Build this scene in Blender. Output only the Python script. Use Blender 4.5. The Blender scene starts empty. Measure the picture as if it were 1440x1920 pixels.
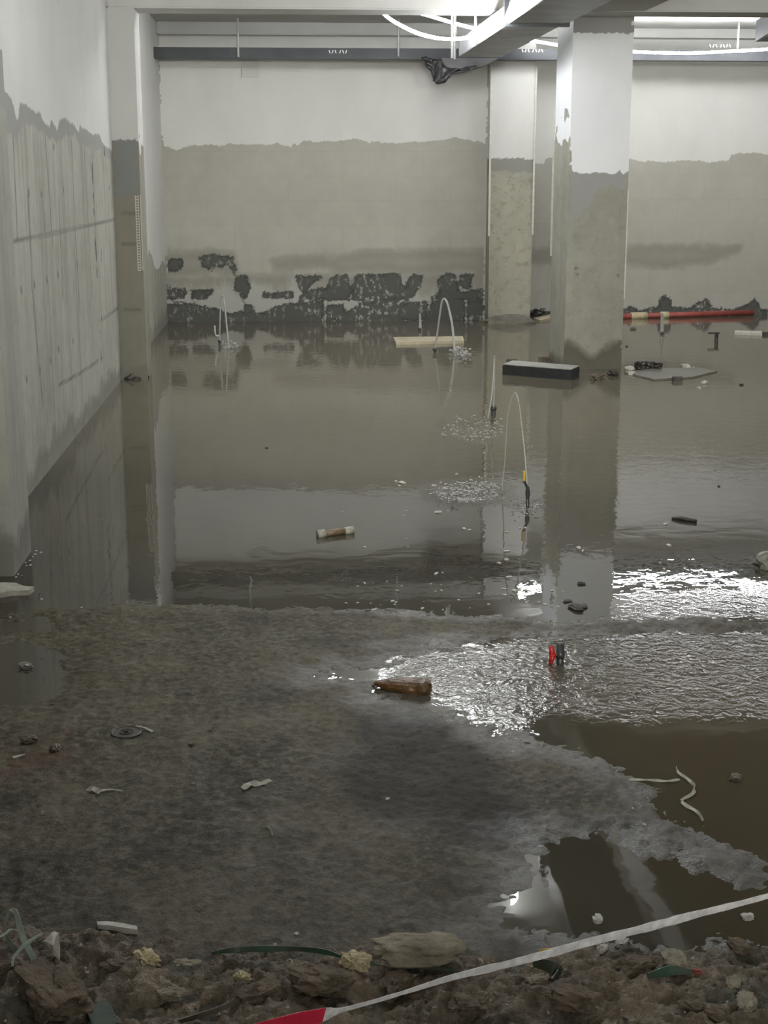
import bpy, bmesh, math, random
import numpy as np
from mathutils import Vector, Matrix, noise as mn
random.seed(7)
SC = bpy.context.scene
COL = SC.collection

# ------------------------------------------------------------------ camera, world, exposure
FPX = 2700.0
PITCH = math.atan(638 / 2700.0)
YAW = math.atan(180 * math.cos(PITCH) / FPX)
EYE = 1.7
cam = bpy.data.cameras.new('camera')
cam.sensor_fit = 'VERTICAL'
cam.sensor_height = 24.0
cam.lens = FPX / 1920.0 * 24.0
cam.clip_start = 0.05
cam.clip_end = 200
camo = bpy.data.objects.new('camera', cam)
COL.objects.link(camo)
camo.location = (0, 0, EYE)
camo.rotation_euler = (math.radians(90) - PITCH, 0, -YAW)
SC.camera = camo

w = bpy.data.worlds.new('world')
SC.world = w
w.use_nodes = True
w.node_tree.nodes['Background'].inputs[0].default_value = (1.0, 0.97, 0.88, 1)
w.node_tree.nodes['Background'].inputs[1].default_value = 0.9
SC.view_settings.view_transform = 'Standard'
SC.view_settings.look = 'None'
SC.view_settings.gamma = 1
SC.view_settings.use_curve_mapping = False
SC.view_settings.exposure = 0.22
LED_STRENGTH = 76.0


def flood(name, loc, aim, watts, deg, size, color=(1.0, 0.965, 0.88)):
    l = bpy.data.lights.new(name, 'SPOT')
    l.energy = watts
    l.spot_size = math.radians(deg)
    l.spot_blend = 0.8
    l.shadow_soft_size = size
    l.color = color
    o_ = bpy.data.objects.new(name, l)
    COL.objects.link(o_)
    o_.location = loc
    o_.rotation_euler = (Vector(aim) - Vector(loc)).to_track_quat('-Z', 'Y').to_euler()
    return o_


# unseen spot lamps added behind the camera to brighten the far walls
flood('added_fill_spot', (0.6, -2.5, 2.5), (1.6, 17.0, 1.75), 1500, 46, 0.35)
flood('added_fill_spot', (5.2, -2.0, 2.5), (3.4, 17.0, 1.9), 1150, 40, 0.35)

# ------------------------------------------------------------------ measuring helpers (photo pixel -> place)
_F = Vector((math.cos(PITCH) * math.sin(YAW), math.cos(PITCH) * math.cos(YAW), -math.sin(PITCH)))
_R = Vector((math.cos(YAW), -math.sin(YAW), 0))
_U = _R.cross(_F)


def ray(px, py):
    return _F * FPX + _R * (px - 720) + _U * (960 - py)


def gz(px, py, z=0.0):
    d = ray(px, py)
    t = (z - EYE) / d.z
    return Vector((d.x * t, d.y * t, z))


def gy(px, py, Y):
    d = ray(px, py)
    t = Y / d.y
    return Vector((d.x * t, Y, EYE + d.z * t))


def gx(px, py, X):
    d = ray(px, py)
    t = X / d.x
    return Vector((X, d.y * t, EYE + d.z * t))


# ------------------------------------------------------------------ tags
def tag(o, label=None, cat=None, group=None, kind=None):
    if label: o['label'] = label
    if cat: o['category'] = cat
    if group: o['group'] = group
    if kind: o['kind'] = kind
    return o


def empty(name, loc, label, cat, group=None, rz=0):
    o = bpy.data.objects.new(name, None)
    COL.objects.link(o)
    o.location = loc
    o.rotation_euler = (0, 0, rz)
    o.empty_display_size = 0.05
    return tag(o, label, cat, group)


# ------------------------------------------------------------------ node helpers
class NT:
    def __init__(s, name):
        s.m = bpy.data.materials.new(name)
        s.m.use_nodes = True
        s.t = s.m.node_tree
        s.b = s.t.nodes['Principled BSDF']
        s.co = s.t.nodes.new('ShaderNodeTexCoord').outputs['Object']

    def n(s, typ, **kw):
        nd = s.t.nodes.new(typ)
        for k, v in kw.items(): setattr(nd, k, v)
        return nd

    def put(s, sock, v):
        if hasattr(v, 'is_linked') or isinstance(v, bpy.types.NodeSocket):
            s.t.links.new(v, sock)
        else:
            if isinstance(v, (tuple, list)) and len(v) == 3 and sock.type == 'RGBA': v = (*v, 1)
            sock.default_value = v

    def math(s, op, a, b=0.0, clamp=False):
        nd = s.n('ShaderNodeMath', operation=op)
        nd.use_clamp = clamp
        s.put(nd.inputs[0], a)
        s.put(nd.inputs[1], b)
        return nd.outputs[0]

    def mapping(s, scale=(1, 1, 1), loc=(0, 0, 0)):
        nd = s.n('ShaderNodeMapping')
        s.t.links.new(s.co, nd.inputs['Vector'])
        nd.inputs['Scale'].default_value = scale
        nd.inputs['Location'].default_value = loc
        return nd.outputs[0]

    def noise(s, scale, detail=4, rough=0.55, vscale=(1, 1, 1), loc=(0, 0, 0), dist=0.0):
        nd = s.n('ShaderNodeTexNoise')
        s.t.links.new(s.mapping(vscale, loc), nd.inputs['Vector'])
        nd.inputs['Scale'].default_value = scale
        nd.inputs['Detail'].default_value = detail
        nd.inputs['Roughness'].default_value = rough
        nd.inputs['Distortion'].default_value = dist
        return nd.outputs['Fac']

    def attr(s, name):
        nd = s.n('ShaderNodeAttribute', attribute_name=name)
        return nd.outputs['Fac']

    def step(s, v, lo, hi):
        nd = s.n('ShaderNodeMapRange')
        nd.clamp = True
        s.put(nd.inputs['Value'], v)
        nd.inputs['From Min'].default_value = lo
        nd.inputs['From Max'].default_value = hi
        return nd.outputs[0]

    def mix(s, f, a, b):
        nd = s.n('ShaderNodeMix', data_type='RGBA')
        s.put(nd.inputs[0], f)
        s.put(nd.inputs[6], a)
        s.put(nd.inputs[7], b)
        return nd.outputs[2]

    def rng(s, v, lo, hi):
        nd = s.n('ShaderNodeMapRange')
        s.put(nd.inputs['Value'], v)
        nd.inputs['To Min'].default_value = lo
        nd.inputs['To Max'].default_value = hi
        return nd.outputs[0]

    def bump(s, h, strength=0.5, dist=0.01, normal=None):
        nd = s.n('ShaderNodeBump')
        s.put(nd.inputs['Height'], h)
        s.put(nd.inputs['Strength'], strength)
        nd.inputs['Distance'].default_value = dist
        if normal is not None: s.t.links.new(normal, nd.inputs['Normal'])
        return nd.outputs[0]

    def out(s, color=None, rough=None, normal=None):
        if color is not None: s.put(s.b.inputs['Base Color'], color)
        if rough is not None: s.put(s.b.inputs['Roughness'], rough)
        if normal is not None: s.t.links.new(normal, s.b.inputs['Normal'])
        return s.m


def simple(name, c, c2=None, rough=0.6, scale=20, bump=0.3, bd=0.003, metal=0.0, spec=0.5):
    t = NT(name)
    c2 = c2 or tuple(v * 0.7 for v in c)
    n = t.noise(scale, 5, 0.6)
    col = t.mix(t.step(n, 0.35, 0.68), c2, c)
    t.b.inputs['Metallic'].default_value = metal
    t.b.inputs['Specular IOR Level'].default_value = spec
    n2 = t.noise(scale * 4, 4, 0.6)
    return t.out(col, rough, t.bump(n2, bump, bd))


def wall_mat(name, base, base2, paint=(0.64, 0.64, 0.60), plaster=(0.30, 0.30, 0.275), dark=(0.085, 0.087, 0.078),
             dark2=(0.045, 0.050, 0.045), damp=(0.20, 0.195, 0.165), streak=0.0, spots=0.0, spot_col=(0.14, 0.135, 0.11),
             brick=False, darkn=0.05, rough=0.85, dampk=0.55, wash=False):
    t = NT(name)
    big = t.noise(1.3, 4, 0.55)
    med = t.noise(7, 5, 0.6)
    fine = t.noise(60, 4, 0.6)
    c = t.mix(t.step(t.math('ADD', t.math('MULTIPLY', big, 0.6), t.math('MULTIPLY', med, 0.4)), 0.34, 0.66), base2, base)
    if brick:
        b = t.n('ShaderNodeTexBrick')
        mp = t.n('ShaderNodeMapping')
        t.t.links.new(t.co, mp.inputs['Vector'])
        mp.inputs['Rotation'].default_value = (math.radians(-90), 0, 0)
        t.t.links.new(mp.outputs[0], b.inputs['Vector'])
        b.inputs['Scale'].default_value = 1.0
        b.inputs['Brick Width'].default_value = 0.62
        b.inputs['Row Height'].default_value = 0.275
        b.inputs['Mortar Size'].default_value = 0.012
        b.inputs['Mortar Smooth'].default_value = 0.7
        b.inputs['Color1'].default_value = (1.0, 1.0, 1.0, 1)
        b.inputs['Color2'].default_value = (0.96, 0.96, 0.965, 1)
        b.inputs['Mortar'].default_value = (0.93, 0.925, 0.91, 1)
        mx = t.n('ShaderNodeMix', data_type='RGBA', blend_type='MULTIPLY')
        mx.inputs[0].default_value = 0.7
        t.put(mx.inputs[6], c)
        t.put(mx.inputs[7], b.outputs['Color'])
        c = mx.outputs[2]
    if streak:
        s1 = t.noise(1.0, 4, 0.6, vscale=(9, 9, 0.35))
        s2 = t.noise(1.0, 3, 0.6, vscale=(26, 26, 0.8), loc=(3, 5, 1))
        k = t.step(t.math('ADD', t.math('MULTIPLY', s1, 0.6), t.math('MULTIPLY', s2, 0.4)), 0.50, 0.66)
        c = t.mix(t.math('MULTIPLY', k, streak), c, tuple(v * 0.5 for v in base2))
        k2 = t.step(s1, 0.36, 0.22)
        c = t.mix(t.math('MULTIPLY', k2, streak * 0.7), c, tuple(min(1, v * 1.5) for v in base))
    if spots:
        sp = t.noise(11, 5, 0.7, loc=(7, 2, 3))
        c = t.mix(t.math('MULTIPLY', t.step(sp, 0.52, 0.66), spots), c, spot_col)
        sp2 = t.noise(38, 3, 0.6, loc=(1, 2, 3))
        c = t.mix(t.math('MULTIPLY', t.step(sp2, 0.62, 0.70), spots), c, tuple(v * 0.6 for v in spot_col))
    # horizontal lines and seams
    ln = t.math('ADD', t.attr('line'), t.math('MULTIPLY', t.math('SUBTRACT', med, 0.5), 0.02))
    c = t.mix(t.math('MULTIPLY', t.step(ln, -0.006, 0.010), 0.8), c, tuple(v * 0.45 for v in base2))
    # damp
    dn = t.math('ADD', t.attr('damp'), t.math('MULTIPLY', t.math('SUBTRACT', t.noise(6, 5, 0.6, loc=(5, 1, 2)), 0.5), 0.16))
    dm = t.step(dn, -0.05, 0.05)
    edge = t.math('MULTIPLY', dm, t.step(dn, 0.14, 0.0))
    c = t.mix(t.math('MULTIPLY', dm, dampk), c, damp)
    c = t.mix(t.math('MULTIPLY', edge, 0.35), c, tuple(v * 0.6 for v in damp))
    # plaster, trowelled
    pn = t.math('ADD', t.attr('plaster'), t.math('MULTIPLY', t.math('SUBTRACT', t.noise(9, 4, 0.6, loc=(2, 9, 4)), 0.5), 0.10))
    pm = t.step(pn, -0.012, 0.012)
    c = t.mix(pm, c, t.mix(med, tuple(v * 0.88 for v in plaster), plaster))
    if wash:
        wz = t.math('ADD', t.attr('wash'), t.math('MULTIPLY', t.math('SUBTRACT', t.noise(5, 6, 0.7, vscale=(1, 1, 0.45), loc=(3, 6, 1)), 0.5), 0.9))
        c = t.mix(t.math('MULTIPLY', t.step(wz, -0.03, 0.12), 0.75), c, (0.40, 0.40, 0.37))
    # dark patches with pitted rims and flecks of whitewash
    kn = t.noise(16, 6, 0.72, loc=(4, 4, 4))
    kd = t.math('ADD', t.math('ADD', t.attr('dark'), 0.018), t.math('MULTIPLY', t.math('SUBTRACT', kn, 0.5), darkn * 4))
    km = t.step(kd, -0.006, 0.008)
    inner = t.step(t.math('ADD', kd, t.math('MULTIPLY', t.math('SUBTRACT', kn, 0.5), 0.1)), 0.005, 0.035)
    fl = t.noise(20, 6, 0.75, vscale=(1.0, 1.0, 0.7), loc=(9, 3, 7))
    km = t.math('MULTIPLY', km, t.math('SUBTRACT', 1.0, t.math('MULTIPLY', t.step(fl, 0.54, 0.575), t.step(t.noise(3.1, 2, 0.5, loc=(2, 2, 2)), 0.45, 0.6))))
    c = t.mix(km, c, t.mix(inner, dark2, dark))
    # white paint
    wn = t.noise(24, 5, 0.65, loc=(8, 1, 6))
    wd = t.math('ADD', t.attr('paint'), t.math('MULTIPLY', t.math('SUBTRACT', wn, 0.5), 0.07))
    wm = t.step(wd, -0.004, 0.006)
    pc = t.mix(t.step(t.noise(2.2, 4, 0.6, vscale=(1, 1, 0.5)), 0.3, 0.7), tuple(v * 0.92 for v in paint), paint)
    c = t.mix(wm, c, pc)
    h = t.math('ADD', t.math('MULTIPLY', fine, 0.3), t.math('MULTIPLY', med, 0.5))
    h = t.math('ADD', h, t.math('MULTIPLY', wm, 0.35))
    h = t.math('SUBTRACT', h, t.math('MULTIPLY', km, 0.6))
    return t.out(c, rough, t.bump(h, 0.35, 0.012))


# ------------------------------------------------------------------ numpy helpers
def vnoise(x, y, seed=0):
    xi = np.floor(x).astype(np.int64)
    yi = np.floor(y).astype(np.int64)
    xf = x - xi
    yf = y - yi
    u = xf * xf * (3 - 2 * xf)
    v = yf * yf * (3 - 2 * yf)

    def h(a, b):
        n = (a * 374761393 + b * 668265263 + seed * 1442695041) & 0xFFFFFFFF
        n = ((n ^ (n >> 13)) * 1274126177) & 0xFFFFFFFF
        n = n ^ (n >> 16)
        return (n & 0xFFFF) / 65535.0
    return (h(xi, yi) * (1 - u) + h(xi + 1, yi) * u) * (1 - v) + (h(xi, yi + 1) * (1 - u) + h(xi + 1, yi + 1) * u) * v


def fbm(x, y, scale, oct=4, seed=0, gain=0.5):
    a = 1.0
    s = np.zeros_like(x, dtype=float)
    tot = 0
    for i in range(oct):
        s += a * (vnoise(x * scale + 13.1 * i, y * scale + 7.7 * i, seed + i) - 0.5)
        tot += a
        a *= gain
        scale *= 2.03
    return s / tot


def sdf(px, py, poly):
    """signed distance, positive inside"""
    P = np.array(poly, float)
    d = np.full(px.shape, 1e9)
    ins = np.zeros(px.shape, bool)
    n = len(P)
    for i in range(n):
        ax, ay = P[i]
        bx, by = P[(i + 1) % n]
        ex, ey = bx - ax, by - ay
        L = ex * ex + ey * ey + 1e-12
        t = np.clip(((px - ax) * ex + (py - ay) * ey) / L, 0, 1)
        d = np.minimum(d, np.hypot(px - ax - t * ex, py - ay - t * ey))
        c = ((ay > py) != (by > py))
        with np.errstate(divide='ignore', invalid='ignore'):
            xx = (bx - ax) * (py - ay) / (by - ay + 1e-15) + ax
        ins ^= c & (px < xx)
    return np.where(ins, d, -d)


def dline(px, py, pts):
    d = np.full(px.shape, 1e9)
    for (ax, ay), (bx, by) in zip(pts[:-1], pts[1:]):
        ex, ey = bx - ax, by - ay
        L = ex * ex + ey * ey + 1e-12
        t = np.clip(((px - ax) * ex + (py - ay) * ey) / L, 0, 1)
        d = np.minimum(d, np.hypot(px - ax - t * ex, py - ay - t * ey))
    return d


FIELDS = ('wash', 'paint', 'plaster', 'dark', 'damp', 'line')


def grid_mesh(name, faces, res, fieldf, mat, parent=None, loc=(0, 0, 0), extra=()):
    """faces: list of (origin, u vector, v vector); each becomes a fine grid. fieldf(i, x, y, z) -> dict of arrays"""
    V, Q, FA = [], [], {k: [] for k in FIELDS}
    off = 0
    for i, (o, u, v) in enumerate(faces):
        o, u, v = np.array(o, float), np.array(u, float), np.array(v, float)
        nu = max(1, int(np.linalg.norm(u) / res))
        nv = max(1, int(np.linalg.norm(v) / res))
        a, b = np.meshgrid(np.linspace(0, 1, nu + 1), np.linspace(0, 1, nv + 1), indexing='ij')
        P = o + a[..., None] * u + b[..., None] * v
        P = P.reshape(-1, 3)
        idx = np.arange((nu + 1) * (nv + 1)).reshape(nu + 1, nv + 1) + off
        q = np.stack([idx[:-1, :-1], idx[1:, :-1], idx[1:, 1:], idx[:-1, 1:]], -1).reshape(-1, 4)
        f = fieldf(i, P[:, 0], P[:, 1], P[:, 2]) or {}
        for k in FIELDS:
            FA[k].append(np.asarray(f.get(k, np.full(len(P), -1.0)), float))
        V.append(P)
        Q.append(q)
        off += len(P)
    V = np.concatenate(V)
    Q = np.concatenate(Q)
    me = bpy.data.meshes.new(name)
    me.from_pydata((V - np.array(loc)).tolist(), [], Q.tolist())
    for k in FIELDS:
        at = me.attributes.new(k, 'FLOAT', 'POINT')
        at.data.foreach_set('value', np.concatenate(FA[k]).astype(np.float32))
    me.materials.append(mat)
    bm = bmesh.new()
    bm.from_mesh(me)
    bmesh.ops.remove_doubles(bm, verts=bm.verts, dist=1e-5)
    bmesh.ops.recalc_face_normals(bm, faces=bm.faces)
    bm.to_mesh(me)
    bm.free()
    o = bpy.data.objects.new(name, me)
    COL.objects.link(o)
    o.location = loc
    if parent: o.parent = parent
    return o


def box_faces(x0, x1, y0, y1, z0, z1):
    return [((x0, y0, z0), (x1 - x0, 0, 0), (0, 0, z1 - z0)),   # front (towards camera)
            ((x0, y0, z0), (0, y1 - y0, 0), (0, 0, z1 - z0)),   # left
            ((x1, y0, z0), (0, y1 - y0, 0), (0, 0, z1 - z0)),   # right
            ((x0, y1, z0), (x1 - x0, 0, 0), (0, 0, z1 - z0)),   # back
            ((x0, y0, z0), (x1 - x0, 0, 0), (0, y1 - y0, 0)),   # bottom
            ((x0, y0, z1), (x1 - x0, 0, 0), (0, y1 - y0, 0))]   # top


# ------------------------------------------------------------------ bmesh helpers
def link(name, bm, mat, parent=None, smooth=False, loc=None):
    bmesh.ops.recalc_face_normals(bm, faces=bm.faces)
    me = bpy.data.meshes.new(name)
    bm.to_mesh(me)
    bm.free()
    for m in (mat if isinstance(mat, (list, tuple)) else [mat]): me.materials.append(m)
    if smooth: me.polygons.foreach_set('use_smooth', [True] * len(me.polygons))
    o = bpy.data.objects.new(name, me)
    COL.objects.link(o)
    if loc is not None: o.location = loc
    if parent is not None: o.parent = parent
    return o


def box(bm, c, s, rz=0, rx=0, ry=0, bev=0.0):
    r = bmesh.ops.create_cube(bm, size=1)
    vs = r['verts']
    bmesh.ops.scale(bm, vec=s, verts=vs)
    if bev:
        es = list({e for v in vs for e in v.link_edges})
        rr = bmesh.ops.bevel(bm, geom=es, offset=bev, segments=2, affect='EDGES')
        vs = list({v for f in rr['faces'] for v in f.verts} | {v for v in vs if v.is_valid})
    M = Matrix.Translation(c) @ Matrix.Rotation(rz, 4, 'Z') @ Matrix.Rotation(ry, 4, 'Y') @ Matrix.Rotation(rx, 4, 'X')
    bmesh.ops.transform(bm, matrix=M, verts=vs)
    return vs


def tube(bm, pts, r, n=8, caps=True, flat=1.0):
    pts = [Vector(p) for p in pts]
    if not isinstance(r, (list, tuple)): r = [r] * len(pts)
    rings = []
    for i, p in enumerate(pts):
        d = (pts[min(i + 1, len(pts) - 1)] - pts[max(i - 1, 0)])
        if d.length < 1e-9: d = Vector((0, 0, 1))
        d.normalize()
        up = Vector((0, 0, 1)) if abs(d.z) < 0.9 else Vector((0, 1, 0))
        a = d.cross(up).normalized()
        b = a.cross(d).normalized()
        rings.append([bm.verts.new(p + a * math.cos(2 * math.pi * k / n) * r[i] + b * math.sin(2 * math.pi * k / n) * r[i] * flat) for k in range(n)])
    for A, B in zip(rings[:-1], rings[1:]):
        for k in range(n):
            bm.faces.new((A[k], A[(k + 1) % n], B[(k + 1) % n], B[k]))
    if caps:
        bm.faces.new(rings[0][::-1])
        bm.faces.new(rings[-1])


def smooth_pts(pts, n=8):
    """catmull-rom"""
    P = [Vector(p) for p in pts]
    P = [P[0] * 2 - P[1]] + P + [P[-1] * 2 - P[-2]]
    out = []
    for i in range(1, len(P) - 2):
        for k in range(n):
            t = k / n
            a, b, c, d = P[i - 1], P[i], P[i + 1], P[i + 2]
            out.append(0.5 * ((2 * b) + (c - a) * t + (2 * a - 5 * b + 4 * c - d) * t * t + (3 * b - a - 3 * c + d) * t ** 3))
    out.append(P[-2])
    return out


def rock(bm, c, s, seed=0, amp=0.35, sub=3, freq=1.6, rz=0.0):
    r = bmesh.ops.create_icosphere(bm, subdivisions=sub, radius=1)
    off = Vector((seed * 3.7, seed * 1.3, seed * 2.1))
    M = Matrix.Translation(c) @ Matrix.Rotation(rz, 4, 'Z')
    for v in r['verts']:
        p = v.co.copy()
        k = 1 + amp * (mn.noise(p * freq + off) + 0.5 * mn.noise(p * freq * 2.7 + off) + 0.25 * mn.noise(p * freq * 6 + off))
        p = Vector([a_ * k / (1 + abs(a_ * k) ** 5) ** 0.2 for a_ in p])
        p += Vector((mn.noise(p * 2.3 + off), mn.noise(p * 2.3 + off * 2), 0)) * 0.22
        v.co = M @ Vector((p.x * s[0], p.y * s[1], p.z * s[2]))
    return r['verts']


def ribbon(bm, pts, widths, thick=0.0012, side=None, twist=None):
    pts = [Vector(p) for p in pts]
    L = []
    for i, p in enumerate(pts):
        d = (pts[min(i + 1, len(pts) - 1)] - pts[max(i - 1, 0)]).normalized()
        a = (side or Vector((0, 0, 1)))
        a = (a - d * a.dot(d)).normalized()
        if twist: a = Matrix.Rotation(twist[i], 3, d) @ a
        nrm = d.cross(a).normalized()
        w_ = widths[i] / 2
        L.append([bm.verts.new(p + a * w_ + nrm * thick / 2), bm.verts.new(p - a * w_ + nrm * thick / 2),
                  bm.verts.new(p - a * w_ - nrm * thick / 2), bm.verts.new(p + a * w_ - nrm * thick / 2)])
    fs = []
    for A, B in zip(L[:-1], L[1:]):
        for k in range(4):
            fs.append(bm.faces.new((A[k], A[(k + 1) % 4], B[(k + 1) % 4], B[k])))
    bm.faces.new(L[0])
    bm.faces.new(L[-1][::-1])
    return fs


# ------------------------------------------------------------------ the room: dimensions
XL = -1.42           # left wall
YB = 16.9            # back wall of the bay
YB2 = 17.35          # back wall right of the pilaster
ZC = 3.30            # ceiling
ZB = 2.965           # beam soffit
XR = 10.5
YF = -5.0

# --- left wall
lw = wall_mat('left_wall_concrete', (0.42, 0.415, 0.36), (0.30, 0.295, 0.25), paint=(0.62, 0.62, 0.59), streak=0.55, spots=0.12, damp=(0.17, 0.165, 0.14))
LP = [(-60, 150), (0, 176), (8, 168), (21, 182), (33, 228), (37, 196), (46, 193), (62, 208), (76, 211), (80, 226), (93, 240), (96, 222), (108, 246), (112, 223), (122, 222), (136, 232), (148, 246), (150, 237), (158, 240), (172, 252), (184, 250), (192, 268), (208, 282)]
LPw = sorted([(gx(a, b, XL).y, gx(a, b, XL).z) for a, b in LP])
LPL = [(-60, 220), (0, 258), (30, 258), (45, 232), (65, 232), (80, 250), (95, 264), (112, 262), (140, 255), (160, 276), (185, 280), (208, 300)]
LPLw = sorted([(gx(a, b, XL).y, gx(a, b, XL).z) for a, b in LPL])
HOLES = [(54, 362), (78, 364), (205, 353), (40, 544), (65, 534), (88, 525), (109, 515), (145, 496), (190, 486), (190, 472), (110, 655), (137, 640), (50, 711), (75, 695), (95, 676), (215, 580), (190, 598), (209, 706), (119, 356), (101, 276), (36, 690)]
SEAMS = [[(25, 452), (82, 442), (140, 428), (215, 412)], [(110, 722), (150, 700), (185, 676)], [(190, 600), (225, 575)]]
VSEAM = [[(24, 240), (29, 360), (33, 450)], [(84, 250), (92, 360), (99, 460)], [(134, 262), (140, 420), (150, 590)], [(158, 280), (166, 430), (172, 560)], [(172, 290), (181, 480)],
         [(52, 365), (60, 540), (80, 760)], [(8, 300), (20, 480)], [(110, 372), (118, 560)], [(78, 366), (84, 432)]]


def left_fields(i, x, y, z):
    j = fbm(y, z, 9, 4, 3) * 0.09
    b = np.interp(y, [p[0] for p in LPw], [p[1] for p in LPw])
    b2 = np.interp(y, [p[0] for p in LPLw], [p[1] for p in LPLw])
    b = np.where(y > 12.5, 0.75 + fbm(y, z, 1.2, 3, 4) * 0.8, b)
    f = {'paint': z - b + j * 0.4, 'plaster': z - b2 + j}
    ln = np.full(x.shape, -1.0)
    for s, wd in [(s, 0.004) for s in SEAMS] + [(s, 0.006) for s in VSEAM]:
        pts = [(gx(a, c, XL).y, gx(a, c, XL).z) for a, c in s]
        ln = np.maximum(ln, wd + 0.010 - dline(y, z, pts))
    for a, c in HOLES:
        q = gx(a, c, XL)
        ln = np.maximum(ln, 0.03 - np.hypot((y - q.y), z - q.z) * 1.1)
    f['line'] = ln
    # two darker casting joints running full height
    f['dark'] = np.full(x.shape, -1.0)
    for s, wd in (([(172, 290), (180, 470), (190, 672)], 0.022), ([(195, 275), (196, 292)], 0.02)):
        pts = [(gx(a, c, XL).y, gx(a, c, XL).z) for a, c in s]
        f['dark'] = np.maximum(f['dark'], (wd - dline(y, z, pts)) + fbm(y, z, 6, 3, 9) * 0.12 - 0.035)
    f['damp'] = 0.13 - z + fbm(y, z, 5, 4, 5) * 0.3
    return f


o = grid_mesh('wall_left', [((XL, YF, -0.1), (0, YB2 - YF + 0.2, 0), (0, 0, ZC + 0.1)), ((XL - 0.2, YF, -0.1), (0, YB2 - YF + 0.2, 0), (0, 0, ZC + 0.1)),
                            ((XL - 0.2, YF, ZC), (0.2, 0, 0), (0, YB2 - YF + 0.2, 0)), ((XL - 0.2, YF, -0.1), (0.2, 0, 0), (0, 0, ZC + 0.1)), ((XL - 0.2, YB2 + 0.2, -0.1), (0.2, 0, 0), (0, 0, ZC + 0.1))],
              0.025, left_fields, lw)
tag(o, 'long raw concrete side wall on the left with ragged white paint above', 'wall', kind='structure')

# --- back walls
bw = wall_mat('back_wall_plaster', (0.41, 0.40, 0.35), (0.355, 0.345, 0.30), paint=(0.63, 0.63, 0.595), brick=True, wash=True, darkn=0.035, damp=(0.22, 0.21, 0.175))
BP = [(280, 272), (300, 273), (318, 276), (330, 283), (345, 276), (370, 273), (400, 271), (412, 275), (430, 270), (470, 270), (500, 272), (520, 268), (545, 278), (552, 268), (558, 276), (568, 266), (620, 265), (650, 263), (670, 261), (690, 266), (740, 268), (790, 266), (840, 262), (856, 257), (870, 262), (900, 267), (912, 272)]
BP2 = [(990, 307), (1022, 308), (1024, 297), (1045, 297), (1100, 300), (1180, 297), (1200, 301), (1240, 303), (1290, 300), (1330, 305), (1368, 300), (1370, 289), (1385, 287), (1410, 287), (1440, 290), (1600, 295)]
DARK = [
    ([(300, 574), (330, 571), (352, 569), (372, 573), (400, 580), (435, 590), (450, 585), (470, 590), (495, 588), (520, 576), (560, 568), (600, 565), (606, 568), (606, 606), (300, 606)], 0.0),
    ([(640, 606), (646, 592), (660, 580), (692, 566), (745, 560), (752, 575), (748, 606)], 0.0),
    ([(608, 568), (645, 566), (660, 606), (608, 606)], -0.035), ([(745, 562), (808, 562), (800, 606), (745, 606)], -0.035),
    ([(812, 558), (868, 558), (872, 606), (800, 606)], 0.0), ([(874, 560), (912, 560), (912, 606), (874, 606)], -0.025),
    ([(556, 519), (600, 519), (590, 530), (575, 538), (568, 546), (561, 535)], 0.0),
    ([(564, 561), (572, 547), (590, 545), (612, 540), (620, 526), (632, 517), (648, 518), (656, 540), (655, 561)], 0.0),
    ([(660, 561), (661, 530), (668, 519), (690, 516), (748, 517), (754, 535), (760, 543), (766, 525), (776, 516), (791, 518), (784, 540), (772, 556), (750, 562)], 0.0),
    ([(818, 562), (824, 545), (821, 525), (830, 516), (850, 516), (856, 530), (860, 550), (880, 548), (895, 543), (912, 545), (912, 562)], 0.0),
    ([(864, 516), (886, 516), (880, 540), (866, 538)], 0.0),
    ([(305, 544), (345, 542), (350, 550), (345, 557), (320, 561), (305, 559)], -0.01), ([(358, 545), (397, 541), (398, 553), (380, 561), (360, 559)], -0.01),
    ([(443, 530), (445, 521), (461, 519), (467, 535), (462, 555), (455, 559), (451, 546), (443, 540)], 0.005),
    ([(493, 546), (550, 547), (552, 560), (493, 560)], -0.02), ([(450, 560), (485, 575), (480, 592), (455, 592)], -0.04),
    ([(313, 484), (345, 481), (349, 498), (330, 513), (311, 508)], -0.025),
    ([(371, 482), (400, 477), (438, 480), (443, 505), (439, 517), (425, 495), (415, 506), (405, 495), (395, 510), (380, 502)], -0.015),
    ([(306, 530), (325, 532), (322, 540), (306, 540)], -0.03)]
DAMP = [[(505, 487), (560, 480), (620, 482), (700, 470), (912, 468), (912, 516), (860, 508), (780, 516), (700, 508), (640, 512), (600, 500), (540, 508), (515, 505)],
        [(305, 474), (440, 472), (445, 515), (400, 512), (330, 520), (305, 516)], [(300, 470), (318, 470), (316, 606), (296, 606)],
        [(300, 520), (912, 512), (912, 606), (300, 606)]]
DAMP2 = [[(990, 472), (1045, 464), (1045, 492), (990, 497)], [(1170, 462), (1250, 459), (1390, 462), (1382, 474), (1320, 495), (1250, 503), (1170, 496)]]
DARK2 = [([(1160, 585), (1180, 573), (1196, 580), (1230, 574), (1242, 552), (1256, 556), (1262, 572), (1290, 578), (1312, 562), (1326, 560), (1338, 576), (1380, 578), (1405, 566), (1416, 556), (1426, 575), (1440, 580), (1440, 596), (1160, 596)], -0.022),
         ([(990, 582), (1045, 582), (1045, 600), (990, 600)], -0.03)]


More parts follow.
